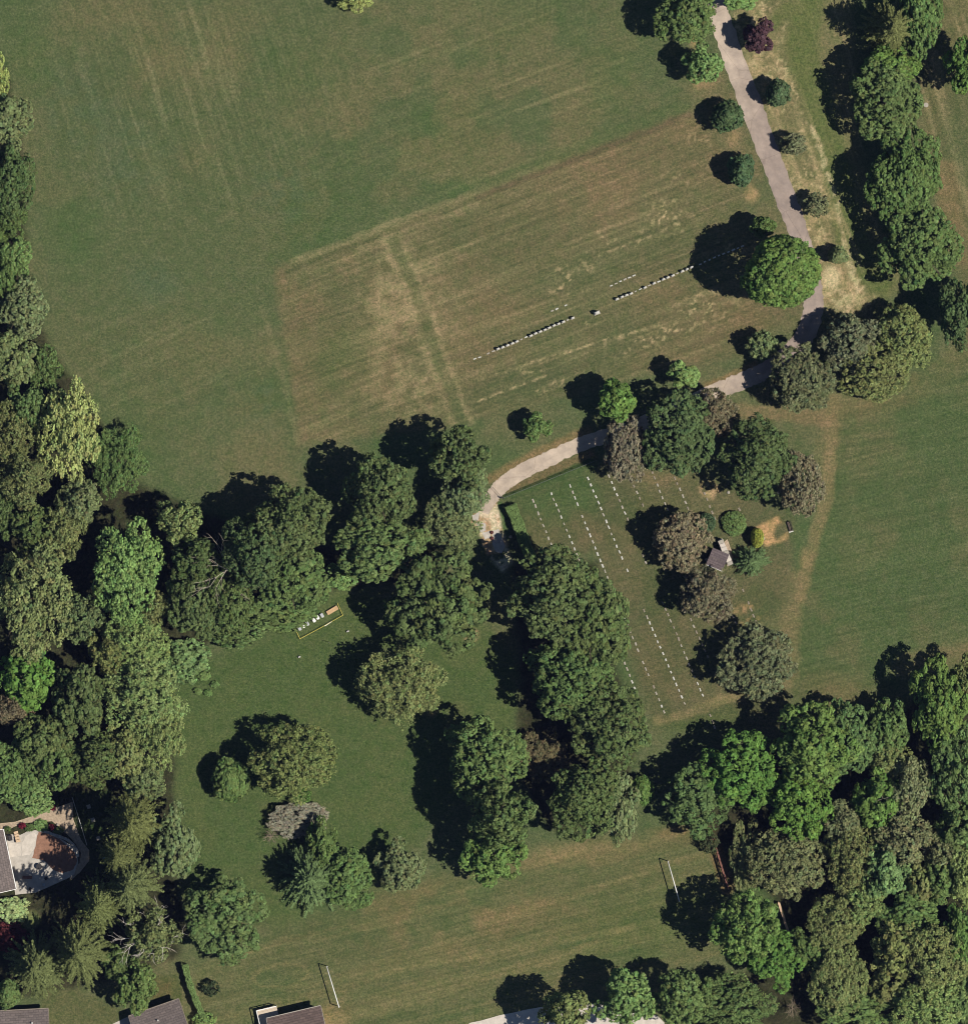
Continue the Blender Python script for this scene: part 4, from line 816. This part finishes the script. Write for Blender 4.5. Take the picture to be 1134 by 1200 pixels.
urow([(680, 95), (715, 80), (785, 52)], *za, 'fww', 'small trio above left line')
urow([(185, 457), (218, 442), (248, 430), (278, 420), (308, 405), (340, 390), (370, 380), (400, 365), (430, 352), (462, 340), (492, 325), (522, 313), (555, 300), (585, 285), (618, 272), (650, 258), (680, 245), (738, 225), (768, 208), (800, 195), (832, 180), (862, 167), (893, 155), (925, 143), (957, 130), (988, 118), (1018, 105)], *zb, 'uuuufwufuwuuufuuu' + 'w' * 10, 'right headstone line')
urow([(148, 367), (178, 353), (208, 338), (238, 325), (268, 313), (297, 300)], *zb, 'wfwfww', 'short line above right headstones')

# ------------------------------------------------------------------ soccer goals
def goal(a, b, label, net):
    (ax, ay), (bx, by) = W(*a), W(*b); L = math.hypot(bx - ax, by - ay); t = empty('soccer_goal', ((ax + bx) / 2, (ay + by) / 2, 0), math.atan2(by - ay, bx - ax)); tag(t, label, 'goal', 'soccer goals on the southern field')
    for s in (-1, 1): MB().tube([(s * L / 2, 0, -.1), (s * L / 2, 0, 2.44)], .075, 8).build('post', M['white_paint'], t, smooth=True)
    MB().tube([(-L / 2 - .06, 0, 2.44), (L / 2 + .06, 0, 2.44)], .09, 8).build('crossbar', M['white_paint'], t, smooth=True)
    for s in (-1, 1): MB().tube([(s * L / 2, .06, 2.3), (s * L / 2, .28, 2.25)], .02, 5).build('net_hook', M['white_paint'], t)
goal((383.2, 1132), (397.6, 1179.4), 'white soccer goal frame near the house with the deck', False)
goal((782, 1008.8), (795.4, 1055.6), 'white soccer goal frame partly in tree shadow', False)

# ------------------------------------------------------------------ beehives in their yellow enclosure
hiv = [(351.2, 736.3, 'grey_paint'), (355.6, 733.2, 'white_paint'), (360.4, 730.6, 'grey_paint'), (368, 726.6, 'white_paint'), (372.3, 723.5, 'white_paint'), (377.4, 720.9, 'grey_paint')]
hang = math.atan2(736.3 - 720.9, 377.4 - 351.2)
for i, (px, py, m) in enumerate(hiv):
    x, y = W(px, py); t = empty('beehive', (x, y, 0), hang); tag(t, '%s wooden beehive, %s from the left in the row' % ('white' if m[0] == 'w' else 'light grey', ORD[i]), 'beehive', 'beehives inside the yellow tape')
    st = MB().box((0, 0, .12), (.50, .66, .06))
    for sx in (-1, 1):
        for sy in (-1, 1): st.box((sx * .2, sy * .28, .045), (.06, .06, .13))
    st.build('stand', M['wood_dark'], t); MB().box((0, 0, .29), (.44, .54, .28)).build('brood_box', M['white_paint'], t); MB().box((0, 0, .54 + .0), (.43, .53, .20)).build('super_box', M['white_paint'], t)
    MB().chamfer((0, 0, .70), (.54, .68, .11), 0, .02).build('lid', M[m], t); MB().box((0, -.30, .16), (.3, .12, .02)).build('landing_board', M['wood_pale'], t); MB().box((0, -.36, .2), (.34, .1, .5 - i % 2 * .2)).build('front_feeder', M['white_paint' if i % 2 else 'stone_white'], t)
x, y = W(389.6, 715.2); t = empty('hive_bench', (x, y, 0), hang); tag(t, 'orange plywood-topped bench at the right end of the beehives', 'bench')
for k in range(5): MB().chamfer((0, -.3 + .15 * k, .48), (2.15, .143, .04), 0, .008).build('plank', M['plywood'], t)
for sx in (-1, 1):
    MB().box((sx * .9, 0, .43), (.08, .68, .06)).build('crosspiece', M['wood_pale'], t)
    for sy in (-1, 1): MB().box((sx * .9, sy * .26, .2), (.08, .08, .41)).build('leg', M['wood_pale'], t)
cor = [(350.3, 724.8), (343.2, 730.6), (351.6, 748.6), (377, 735), (401.9, 720.9), (395.7, 707.2)]
x0, y0 = W(*cor[0]); t = empty('tape_fence', (x0, y0, 0)); tag(t, 'low yellow tape fence on stakes around the beehives', 'fence')
loc = [tuple(np.array(W(*c)) - np.array((x0, y0))) for c in cor]
for q in loc: MB().tube([(q[0], q[1], -.1), (q[0], q[1], .62)], .035, 6).build('stake', M['yellow'], t)
for (a, b) in zip(loc[:-1], loc[1:]):
    for zz in (.3, .56):
        mid = ((a[0] + b[0]) / 2, (a[1] + b[1]) / 2, zz - .05); MB().tube([(a[0], a[1], zz), mid, (b[0], b[1], zz)], .035 if zz > .5 else .02, 5).build('tape', M['yellow'], t)
(ax, ay), (bx, by) = W(380.5, 733.6), W(389, 728); t = MB().chamfer((0, 0, .06), (math.hypot(bx - ax, by - ay), .16, .12), 0, .02).build('board', M['white_paint'], None, ((ax + bx) / 2, (ay + by) / 2, 0), math.atan2(by - ay, bx - ax)); tag(t, 'white board lying along the yellow tape fence', 'board')
for px, py, lb in ((351, 769.8, 'small white marker box on the grass below the beehives'), (407.6, 739.8, 'small pale marker box on the grass right of the beehives')):
    x, y = W(px, py); t = empty('marker_box', (x, y, 0), .4); tag(t, lb, 'box', 'small boxes in the meadow'); MB().chamfer((0, 0, .28), (.42, .26, .3), 0, .04).build('box', M['stone_white'], t); MB().box((0, 0, .05), (.08, .08, .3)).build('post', M['wood_dark'], t)
x, y = W(386, 752.6); t = empty('meadow_post', (x, y, 0)); tag(t, 'thin dark post standing in the meadow below the beehives', 'post'); MB().tube([(0, 0, -.1), (0, 0, 1.9)], .045, 6).build('shaft', M['wood_dark'], t); MB().lathe([(.045, 1.9), (.075, 1.93), (.06, 2.0), (.0, 2.02)], 8).build('cap', M['metal'], t)

# ------------------------------------------------------------------ shed, memorial wall, bench
sang = math.radians(-20)
x, y = W(840, 655.5); t = empty('shed', (x, y, 0), sang + math.radians(-3)); tag(t, 'small square shed with dark low-pitched roof under brown pines', 'shed')
MB().box((0, 0, 1.1), (2.5, 2.5, 2.24)).build('wall', M['wall_cream'], t)
for s in (-1, 1):
    h0, h1 = 2.25, 2.75; v = [(-1.55, 0, h1), (1.55, 0, h1), (1.55, s * 1.6, h0), (-1.55, s * 1.6, h0)]; v2 = [(a, b, c_ - .09) for a, b, c_ in v]
    MB().add(v + v2, [(0, 1, 2, 3) if s < 0 else (3, 2, 1, 0), (7, 6, 5, 4) if s < 0 else (4, 5, 6, 7), (0, 4, 5, 1), (1, 5, 6, 2), (2, 6, 7, 3), (3, 7, 4, 0)]).build('roof_slope', M['roof_dark'], t)
MB().box((0, 0, 2.76), (3.1, .14, .04)).build('ridge_cap', M['roof_grey'], t); MB().box((0, -1.62, 2.2), (3.1, .06, .14)).build('fascia', M['white_paint'], t)
dd = MB().box((1.27, .1, .98), (.06, .9, 1.95)).build('door', M['wood_dark'], t); MB().box((1.32, .42, 1.0), (.05, .05, .14)).build('handle', M['metal'], dd)
x, y = W(849.5, 647.5); t = empty('memorial_wall', (x, y, 0), math.radians(-68)); tag(t, 'pale stone wall with rough top beside the shed', 'wall'); rr = random.Random(2); zz = 0
for cidx in range(5):
    off = .0 if cidx % 2 else .35
    for k in range(8):
        xx = -2.25 + k * .6 + off * .8; MB().chamfer((min(xx, 2.25), rr.uniform(-.02, .02), .2 + cidx * .4), (.585, .74 + rr.uniform(-.04, .05), .385), rr.uniform(-.02, .02), .03).build('stone', M['stone_pale' if rr.random() < .5 else 'concrete'], t) if xx < 2.2 else None
for k in range(7): MB().chamfer((-2.05 + k * .68, rr.uniform(-.03, .03), 2.06), (.64, .98 + rr.uniform(-.06, .08), .11), rr.uniform(-.03, .03), .025).build('coping_stone', M['concrete_white' if k % 3 else 'stone_pale'], t)
flat('shed_apron', [(842, 640), (852, 632), (857, 645), (859, 660), (852, 664)], .03, M['gravel_tan'])
x, y = W(828.3, 658.5); t = empty('stone_bench', (x, y, 0), math.radians(-68)); tag(t, 'narrow white stone bench left of the shed', 'bench'); MB().chamfer((0, 0, .45), (1.3, .38, .1), 0, .02).build('seat', M['stone_white'], t)
for s in (-1, 1): MB().box((s * .45, 0, .18), (.14, .3, .42)).build('leg', M['stone_pale'], t)
x, y = W(924.7, 617); t = empty('park_bench', (x, y, 0), math.radians(-73)); tag(t, 'dark slatted park bench on the bare tan patch', 'bench')
for k in range(3): MB().box((0, -.16 + .17 * k, .46), (1.75, .14, .04)).build('seat_slat', M['wood_dark'], t)
for k in range(3): MB().box((0, .34 + .03 * k, .6 + .13 * k), (1.75, .05, .11)).build('back_slat', M['wood_dark'], t)
for s in (-1, 1):
    MB().box((s * .72, 0, .21), (.08, .5, .46)).build('leg', M['metal'], t); MB().box((s * .72, .3, .62), (.07, .07, .62)).build('back_support', M['metal'], t)
MB().chamfer((.94, 0, .04), (.22, .8, .12), 0, .02).build('footing', M['stone_white'], t)
for px, py, lb in ((894, 631, 'small pale stone beside the yellow bush'), (912, 577, 'small tan stone near the round very dark tree'), (853, 577, 'round pale stone below the dark trees of the cemetery')):
    x, y = W(px, py); tag(MB().lathe([(.26, -.05), (.3, .08), (.22, .2), (.05, .26)], 9).build('field_stone', M['stone_pale'], None, (x, y, 0), smooth=True), lb, 'stone', 'loose stones in the cemetery')
x, y = W(1084.5, 123); tag(MB().lathe([(.42, -.05), (.42, .03), (.38, .05), (.1, .055)], 16).build('manhole_cover', M['stone_pale'], None, (x, y, 0)), 'round pale concrete cover on the grass right of the east row', 'cover')

# ------------------------------------------------------------------ wire fence north of the markers, barrier post, rocks
def lerp(a, b, t): return (a[0] + (b[0] - a[0]) * t, a[1] + (b[1] - a[1]) * t)
A, B = (590, 583.5), (700, 539); x0, y0 = W(*A); t = empty('wire_fence', (x0, y0, 0)); tag(t, 'low wire fence along the north edge of the marker rows', 'fence')
n = 8; PP = [tuple(np.array(W(*lerp(A, B, i / n))) - np.array((x0, y0))) for i in range(n + 1)]
for q in PP: MB().tube([(q[0], q[1], -.1), (q[0], q[1], 1.15)], .04, 6).build('post', M['metal'], t)
for a, b in zip(PP[:-1], PP[1:]):
    MB().tube([(a[0], a[1], 1.1), (b[0], b[1], 1.1)], .03, 5).build('rail', M['metal'], t); mb = MB(); L = math.hypot(b[0] - a[0], b[1] - a[1]); kk = 9
    for i in range(kk):
        for f0, f1 in ((i / kk, (i + 1) / kk), ((i + 1) / kk, i / kk)): mb.tube([(*lerp(a, b, f0), .05), (*lerp(a, b, f1), 1.08)], .012, 3)
    for z in (.08, .6): mb.tube([(*a, z), (*b, z)], .012, 3)
    mb.build('mesh_panel', M['metal'], t)
x, y = W(587.5, 583); t = empty('barrier', (x, y, 0), 0); tag(t, 'dark pole barrier at the end of the drive', 'barrier'); MB().tube([(0, 0, -.1), (0, 0, 1.1)], .09, 8).build('post', M['iron_dark'], t); bx, by = np.array(W(577, 571)) - np.array((x, y))
MB().tube([(.2, -.1, .95), (bx, by, .95)], .035, 6).build('arm', M['iron_dark'], t); MB().box((.25, -.15, .95), (.3, .2, .18), -.8).build('counterweight', M['iron_dark'], t)
for i, (px, py, r, m, lb) in enumerate(((576, 624, .34, 'rust', 'dark reddish rock on the broken drive end, upper of two'), (576.3, 630.6, .36, 'rust', 'dark reddish rock on the broken drive end, lower of two'), (564.5, 585, .5, 'stone_dull', 'brown boulder at the left edge of the drive end'), (598, 629, .3, 'stone_pale', 'pale rock at the foot of the clipped hedge'), (547, 617, .4, 'stone_pale', 'pale rock among bushes left of the drive end'))):
    rr = random.Random(i); mb = MB().lathe([(r * .8, -.05), (r, .12), (r * .8, .3), (r * .3, .42)], 9); mb.v = [(a * rr.uniform(.8, 1.2), b * rr.uniform(.7, 1.1), c_ * rr.uniform(.85, 1.15)) for a, b, c_ in mb.v]
    x, y = W(px, py); tag(mb.build('rock', M[m], None, (x, y, 0)), lb, 'rock', 'rocks at the drive end')

# ------------------------------------------------------------------ red and pale wooden fence by the wood
def board_fence(A, B, bay, mat, label, h, w):
    x0, y0 = W(*A); t = empty('wooden_fence', (x0, y0, 0)); tag(t, label, 'fence', 'wooden fence at the edge of the wood'); b = np.array(W(*B)) - np.array((x0, y0)); L = np.linalg.norm(b); n = max(1, round(L / bay)); ang = math.atan2(b[1], b[0]); rr = random.Random(3)
    for i in range(n + 1):
        q = b * i / n; MB().box((q[0], q[1], h / 2), (.16, .16, h + .1), ang).build('post', M[mat], t)
    for i in range(n):
        q = b * (i + .5) / n
        for z in (.35, h * .62, h - .06): MB().box((q[0] + rr.uniform(-.04, .04), q[1], z), (L / n - .17, w if z > h - .1 else .07, .07 if z > h - .1 else .16), ang + rr.uniform(-.02, .02)).build('rail', M[mat], t)
board_fence((833, 976), (852.5, 1040), 1.2, 'wood_red', 'red-brown wooden fence at the west edge of the wood', 1.5, .32)
board_fence((911.6, 1057), (922.8, 1092), 1.6, 'wood_pale', 'pale wooden rail fence below the smoky tree', 1.2, .4)

# ------------------------------------------------------------------ houses
def house(name, cpx, ang, L, Wd, eave, ridge, roofm, label, vents=(), trim='white_paint'):
    x, y = W(*cpx); t = empty(name, (x, y, 0), ang); tag(t, label, 'house'); hw = Wd / 2; wl_, ww = L - .8, Wd - .8
    prof = [(-ww / 2, -.05), (ww / 2, -.05), (ww / 2, eave - .05), (0, ridge - .25), (-ww / 2, eave - .05)]; n = 5
    MB().add([(-wl_ / 2, a, b) for a, b in prof] + [(wl_ / 2, a, b) for a, b in prof], [tuple(range(n))[::-1], tuple(range(n, 2 * n))] + [(i, (i + 1) % n, (i + 1) % n + n, i + n) for i in range(n)]).build('wall', M['wall_cream'], t)
    for s in (-1, 1):
        v = [(-L / 2, 0, ridge), (L / 2, 0, ridge), (L / 2, s * hw, eave), (-L / 2, s * hw, eave)]; v2 = [(a, b, c_ - .16) for a, b, c_ in v]
        MB().add(v + v2, [(0, 1, 2, 3) if s < 0 else (3, 2, 1, 0), (7, 6, 5, 4) if s < 0 else (4, 5, 6, 7), (0, 4, 5, 1), (1, 5, 6, 2), (2, 6, 7, 3), (3, 7, 4, 0)]).build('roof_slope', M[roofm], t)
        MB().box((0, s * (hw + .07), eave - .06), (L, .13, .12)).build('gutter', M[trim], t)
        for e_ in (-1, 1):
            mb = MB(); xa = e_ * (L / 2 + .005); xb = e_ * (L / 2 + .09); mb.add([(xa, 0, ridge + .03), (xb, 0, ridge + .03), (xb, s * hw, eave + .03), (xa, s * hw, eave + .03), (xa, 0, ridge - .2), (xb, 0, ridge - .2), (xb, s * hw, eave - .2), (xa, s * hw, eave - .2)], [(0, 1, 2, 3), (4, 7, 6, 5), (0, 4, 5, 1), (1, 5, 6, 2), (2, 6, 7, 3), (3, 7, 4, 0)]); mb.build('bargeboard', M[trim], t)
        for k in (-.3, .3):
            f = MB().box((k * wl_, s * (ww / 2 + .02), eave * .55), (1.3, .08, 1.2)).build('window', M['white_paint'], t); MB().box((k * wl_, s * (ww / 2 + .065), eave * .55), (1.1, .03, 1.0)).build('pane', M['glass'], f)
    MB().box((0, 0, ridge + .02), (L, .22, .05)).build('ridge_cap', M[roofm], t)
    for u, v_ in vents:
        zr = ridge - (ridge - eave) * abs(v_) / hw; MB().lathe([(.12, zr - .1), (.12, zr + .35), (.17, zr + .36), (.15, zr + .46), (.02, zr + .5)], 9).build('vent_pipe', M['stone_white'], t, (u, v_, 0))
    return t
house('house', (-20, 1013), math.radians(-77.9), 10.7, 10, 3.0, 4.6, 'roof_grey', 'house with grey-brown roof beside the patio, cut by the left border')
house('house', (30, 1211), math.radians(3), 8.8, 8.6, 2.8, 4.2, 'roof_grey', 'grey-roofed house in the bottom left corner', [(1.5, 2)], 'stone_dull')
house('house', (191, 1208), math.radians(19.3), 9.3, 9.0, 2.9, 4.4, 'roof_grey', 'grey-roofed small house at the bottom, left of the hedge', [(0, 2.2)], 'stone_dull')
hD = house('house', (351.4, 1214), math.radians(13.2), 9.75, 9.0, 3.4, 5.0, 'roof_brown', 'house with brown roof and pale deck at the bottom border', [(-1.0, 1.6)], 'stone_pale')
# deck of that house: boards, rail, posts are parts of the house
dk = hD; e1 = np.array((math.cos(math.radians(13.2)), math.sin(math.radians(13.2)))); hc = np.array(W(351.4, 1214))
def toloc(px, py): q = np.array(W(px, py)) - hc; return (q @ e1, q @ np.array((-e1[1], e1[0])))
ux, uy = toloc(300.6, 1183.5); lx, ly = -9.75 / 2, uy
deck_w = 3.6
deck = MB().box((ux + deck_w / 2, uy - 2.3, 1.12), (deck_w, 4.6, .12)).build('deck_frame', M['wood_deck'], hD)
for k in range(10): MB().box((ux + .03 + deck_w / 2, uy - .2 - k * .47, 1.2), (deck_w, .43, .04)).build('deck_plank', M['wood_deck'], deck)
for k in range(4):
    MB().box((ux + .06, uy - .06 - k * 1.4, .95), (.1, .1, 2.3)).build('deck_post', M['white_paint'], hD); 
for k in range(3): MB().box((ux + 1.2 * (k + 1), uy - .06, .95), (.1, .1, 2.3)).build('deck_post', M['white_paint'], hD)
MB().box((ux + .06, uy - 2.3, 2.08), (.14, 4.5, .06)).build('deck_rail', M['white_paint'], hD); MB().box((ux + deck_w / 2, uy - .06, 2.085), (deck_w, .14, .06)).build('deck_rail', M['white_paint'], hD)

# ------------------------------------------------------------------ patio garden of the left house
def Zp(pts): return [(x / 8.1, 920 + y / 8.1) for x, y in pts]
flat('garden_path', Zp([(-60, 470), (-60, 370), (150, 350), (440, 240), (690, 160), (700, 330), (770, 520), (850, 620), (850, 720), (760, 830), (680, 900), (640, 820), (760, 740), (770, 640), (690, 520), (640, 470), (500, 345), (330, 350), (180, 380), (60, 430)]), .02, M['gravel_tan'])
flat('patio', Zp([(60, 470), (200, 470), (260, 440), (370, 420), (560, 500), (680, 570), (740, 660), (745, 740), (700, 850), (640, 890), (340, 1020), (150, 1040), (100, 700)]), .03, M['concrete'])
flat('brick_paving', Zp([(370, 430), (400, 440), (560, 510), (640, 570), (715, 640), (735, 720), (700, 800), (600, 838), (500, 800), (430, 720), (310, 690), (340, 580), (360, 480)]), .04, M['brick_paver'])
flat('patio_slab', Zp([(80, 540), (200, 560), (205, 670), (90, 690)]), .045, M['concrete_white']); flat('patio_slab', Zp([(240, 490), (320, 440), (355, 470), (330, 600), (290, 660), (212, 670), (206, 570)]), .05, M['concrete_white'])
def block_wall(pts, h, wd, label):
    P = [W(*p) for p in pts]; t = empty('garden_wall', (*P[0], 0)); tag(t, label, 'wall'); rr = random.Random(4)
    for (ax, ay), (bx, by) in zip(P[:-1], P[1:]):
        L = math.hypot(bx - ax, by - ay); n = max(1, round(L / .55)); ang = math.atan2(by - ay, bx - ax)
        for i in range(n):
            u = (i + .5) / n; MB().chamfer((ax + (bx - ax) * u - P[0][0], ay + (by - ay) * u - P[0][1], h / 2), (L / n - .02, wd * rr.uniform(.85, 1.1), h * rr.uniform(.9, 1.1)), ang, .03).build('stone', M['concrete' if rr.random() < .7 else 'stone_pale'], t)
block_wall(Zp([(380, 432), (450, 445), (560, 485), (640, 515), (690, 555), (735, 620), (745, 680)]), .45, .5, 'low cream stone wall curving round the brick paving')
for i, (px, py) in enumerate(Zp([(160, 470), (185, 510), (150, 530), (215, 470)])): pass
x, y = W(*Zp([(165, 490)])[0]); t = empty('garden_steps', (x, y, 0), math.radians(-75)); tag(t, 'pale wooden garden steps beside the patio house', 'steps')
for k in range(4): MB().chamfer((-.75 + k * .5, 0, .1 + .08 * k), (.45, .75, .2 + .16 * k), 0, .02).build('step', M['wood_pale'], t)
x, y = W(*Zp([(100, 500)])[0]); t = empty('grill_cart', (x, y, 0), math.radians(12)); tag(t, 'dark covered grill against the patio house wall', 'grill'); MB().chamfer((0, 0, .6), (.7, 1.0, .7), 0, .12).build('hood', M['iron_dark'], t)
for sx in (-1, 1):
    for sy in (-1, 1): MB().box((sx * .28, sy * .4, .12), (.07, .07, .28)).build('leg', M['metal'], t)
for i, (px, py) in enumerate(Zp([(845, 205), (885, 330), (935, 505)])):
    x, y = W(px, py); tag(MB().chamfer((0, 0, .02), (.68, .72, .1), 0, .02).build('stepping_stone', M['stone_pale'], None, (x, y, 0), .3), 'square pale stepping stone in the shaded garden, %s from the top' % ORD[i], 'stepping stone', 'stepping stones in the shaded garden')
x, y = W(*Zp([(990, 680)])[0]); t = empty('garden_bench', (x, y, 0), math.radians(-72)); tag(t, 'teal garden bench in the shade by the stepping stones', 'bench')
for k in range(4): MB().box((0, -.24 + .16 * k, .45), (1.5, .14, .04)).build('seat_slat', M['teal'], t)
for s in (-1, 1): MB().box((s * .6, 0, .2), (.1, .58, .45)).build('leg', M['teal'], t)
P = [W(*p) for p in Zp([(690, 115), (760, 340), (830, 570)])]; t = empty('rail_fence', (*P[0], 0)); tag(t, 'thin pale rail fence between the path and the shaded lawn', 'fence')
for a, b in zip(P[:-1], P[1:]):
    a = (a[0] - P[0][0], a[1] - P[0][1]); b = (b[0] - P[0][0], b[1] - P[0][1])
    for z in (.45, .9): MB().tube([(*a, z), (*b, z)], .045, 6).build('rail', M['stone_white'], t)
    for u in (0, .34, .67): q = lerp(a, b, u); MB().box((*q, .45), (.1, .1, 1.0)).build('post', M['stone_white'], t)
x, y = W(*Zp([(375, 772)])[0]); t = empty('patio_table', (x, y, 0)); tag(t, 'round dark patio table on the shaded concrete', 'table'); MB().lathe([(.5, .70), (.52, .73), (.5, .75), (.02, .752)], 14).build('table_top', M['iron_dark'], t); MB().tube([(0, 0, 0), (0, 0, .72)], .05, 7).build('leg', M['metal'], t); MB().lathe([(.3, 0), (.28, .04), (.06, .08)], 10).build('base', M['metal'], t)
def chair(px, py, ang, label, mat):
    x, y = W(px, py); t = empty('patio_chair', (x, y, 0), ang); tag(t, label, 'chair', 'patio chairs'); MB().chamfer((0, 0, .43), (.52, .52, .06), 0, .01).build('seat', M[mat], t); MB().box((0, .25, .7), (.52, .05, .5)).build('backrest', M[mat], t)
    for sx in (-1, 1):
        for sy in (-1, 1): MB().box((sx * .21, sy * .21, .2), (.04, .04, .42)).build('leg', M['metal'], t)
chair(*Zp([(440, 885)])[0], .6, 'dark patio chair right of the red bench', 'iron_dark'); chair(*Zp([(290, 985)])[0], 2.4, 'dark patio chair at the lower edge of the patio', 'iron_dark'); chair(*Zp([(420, 945)])[0], 1.4, 'pale patio chair at the lower edge of the patio', 'grey_paint')
x, y = W(*Zp([(262, 875)])[0]); t = empty('patio_bench', (x, y, 0), math.radians(-3)); tag(t, 'reddish wooden bench on the shaded patio', 'bench')
for k in range(3): MB().box((0, -.18 + .18 * k, .44), (1.7, .15, .05)).build('seat_slat', M['wood_red'], t)
for s in (-1, 1): MB().box((s * .7, 0, .2), (.09, .5, .44)).build('leg', M['metal'], t)
# flower bed
for i, (px, py, r, col, lb) in enumerate([(*Zp([(215, 385)])[0], 4.5, 'red', 'dark red flowering bush, left end of the flower bed'), (*Zp([(285, 405)])[0], 6, 'mid', 'dark green bush in the flower bed next to the red one'), (*Zp([(400, 385)])[0], 9, 'lightg', 'pale green bush in the middle of the flower bed'), (*Zp([(490, 400)])[0], 4.5, 'red', 'red flowering bush, right end of the flower bed'), (*Zp([(560, 430)])[0], 6, 'dark', 'dark green bush at the right end of the flower bed'), (*Zp([(500, 215)])[0], 4, 'red', 'dark red bush on the far side of the garden path'), (*Zp([(75, 415)])[0], 4, 'mid', 'small green bush at the patio house corner')]):
    o = tree('shrub', px, py, r, r * .8, .9, col, 'bushes of the patio flower bed', lb)
    if col == 'red': o.children[0].color = (.20, .03, .05, 1)
for i, (px, py) in enumerate(Zp([(395, 215), (440, 425), (515, 440), (545, 375), (585, 405)])):
    x, y = W(px, py); tag(MB().lathe([(.2, -.05), (.26, .1), (.18, .22), (.04, .26)], 8).build('garden_stone', M['stone_pale' if i else 'wood_pale'], None, (x, y, 0), smooth=True), 'pale rounded stone in the patio flower bed, %s from the left' % ORD[i], 'stone', 'stones of the flower bed')

# ------------------------------------------------------------------ thin summer haze between the aircraft and the ground
hm = bpy.data.materials.new('haze_air'); hm.use_nodes = True; hn = hm.node_tree.nodes
for q in list(hn):
    if q.type == 'BSDF_PRINCIPLED': hn.remove(q)
pv = hn.new('ShaderNodeVolumePrincipled'); pv.inputs['Color'].default_value = (.36, .44, 1.0, 1); pv.inputs['Density'].default_value = 1.1e-5; pv.inputs['Anisotropy'].default_value = 0.0
hm.node_tree.links.new(pv.outputs[0], hn['Material Output'].inputs['Volume'])
hz = MB().box((0, 0, (CAMH + 10 - 1) / 2), (1260, 1260, CAMH + 11)).build('haze', hm); tag(hz, kind='stuff')
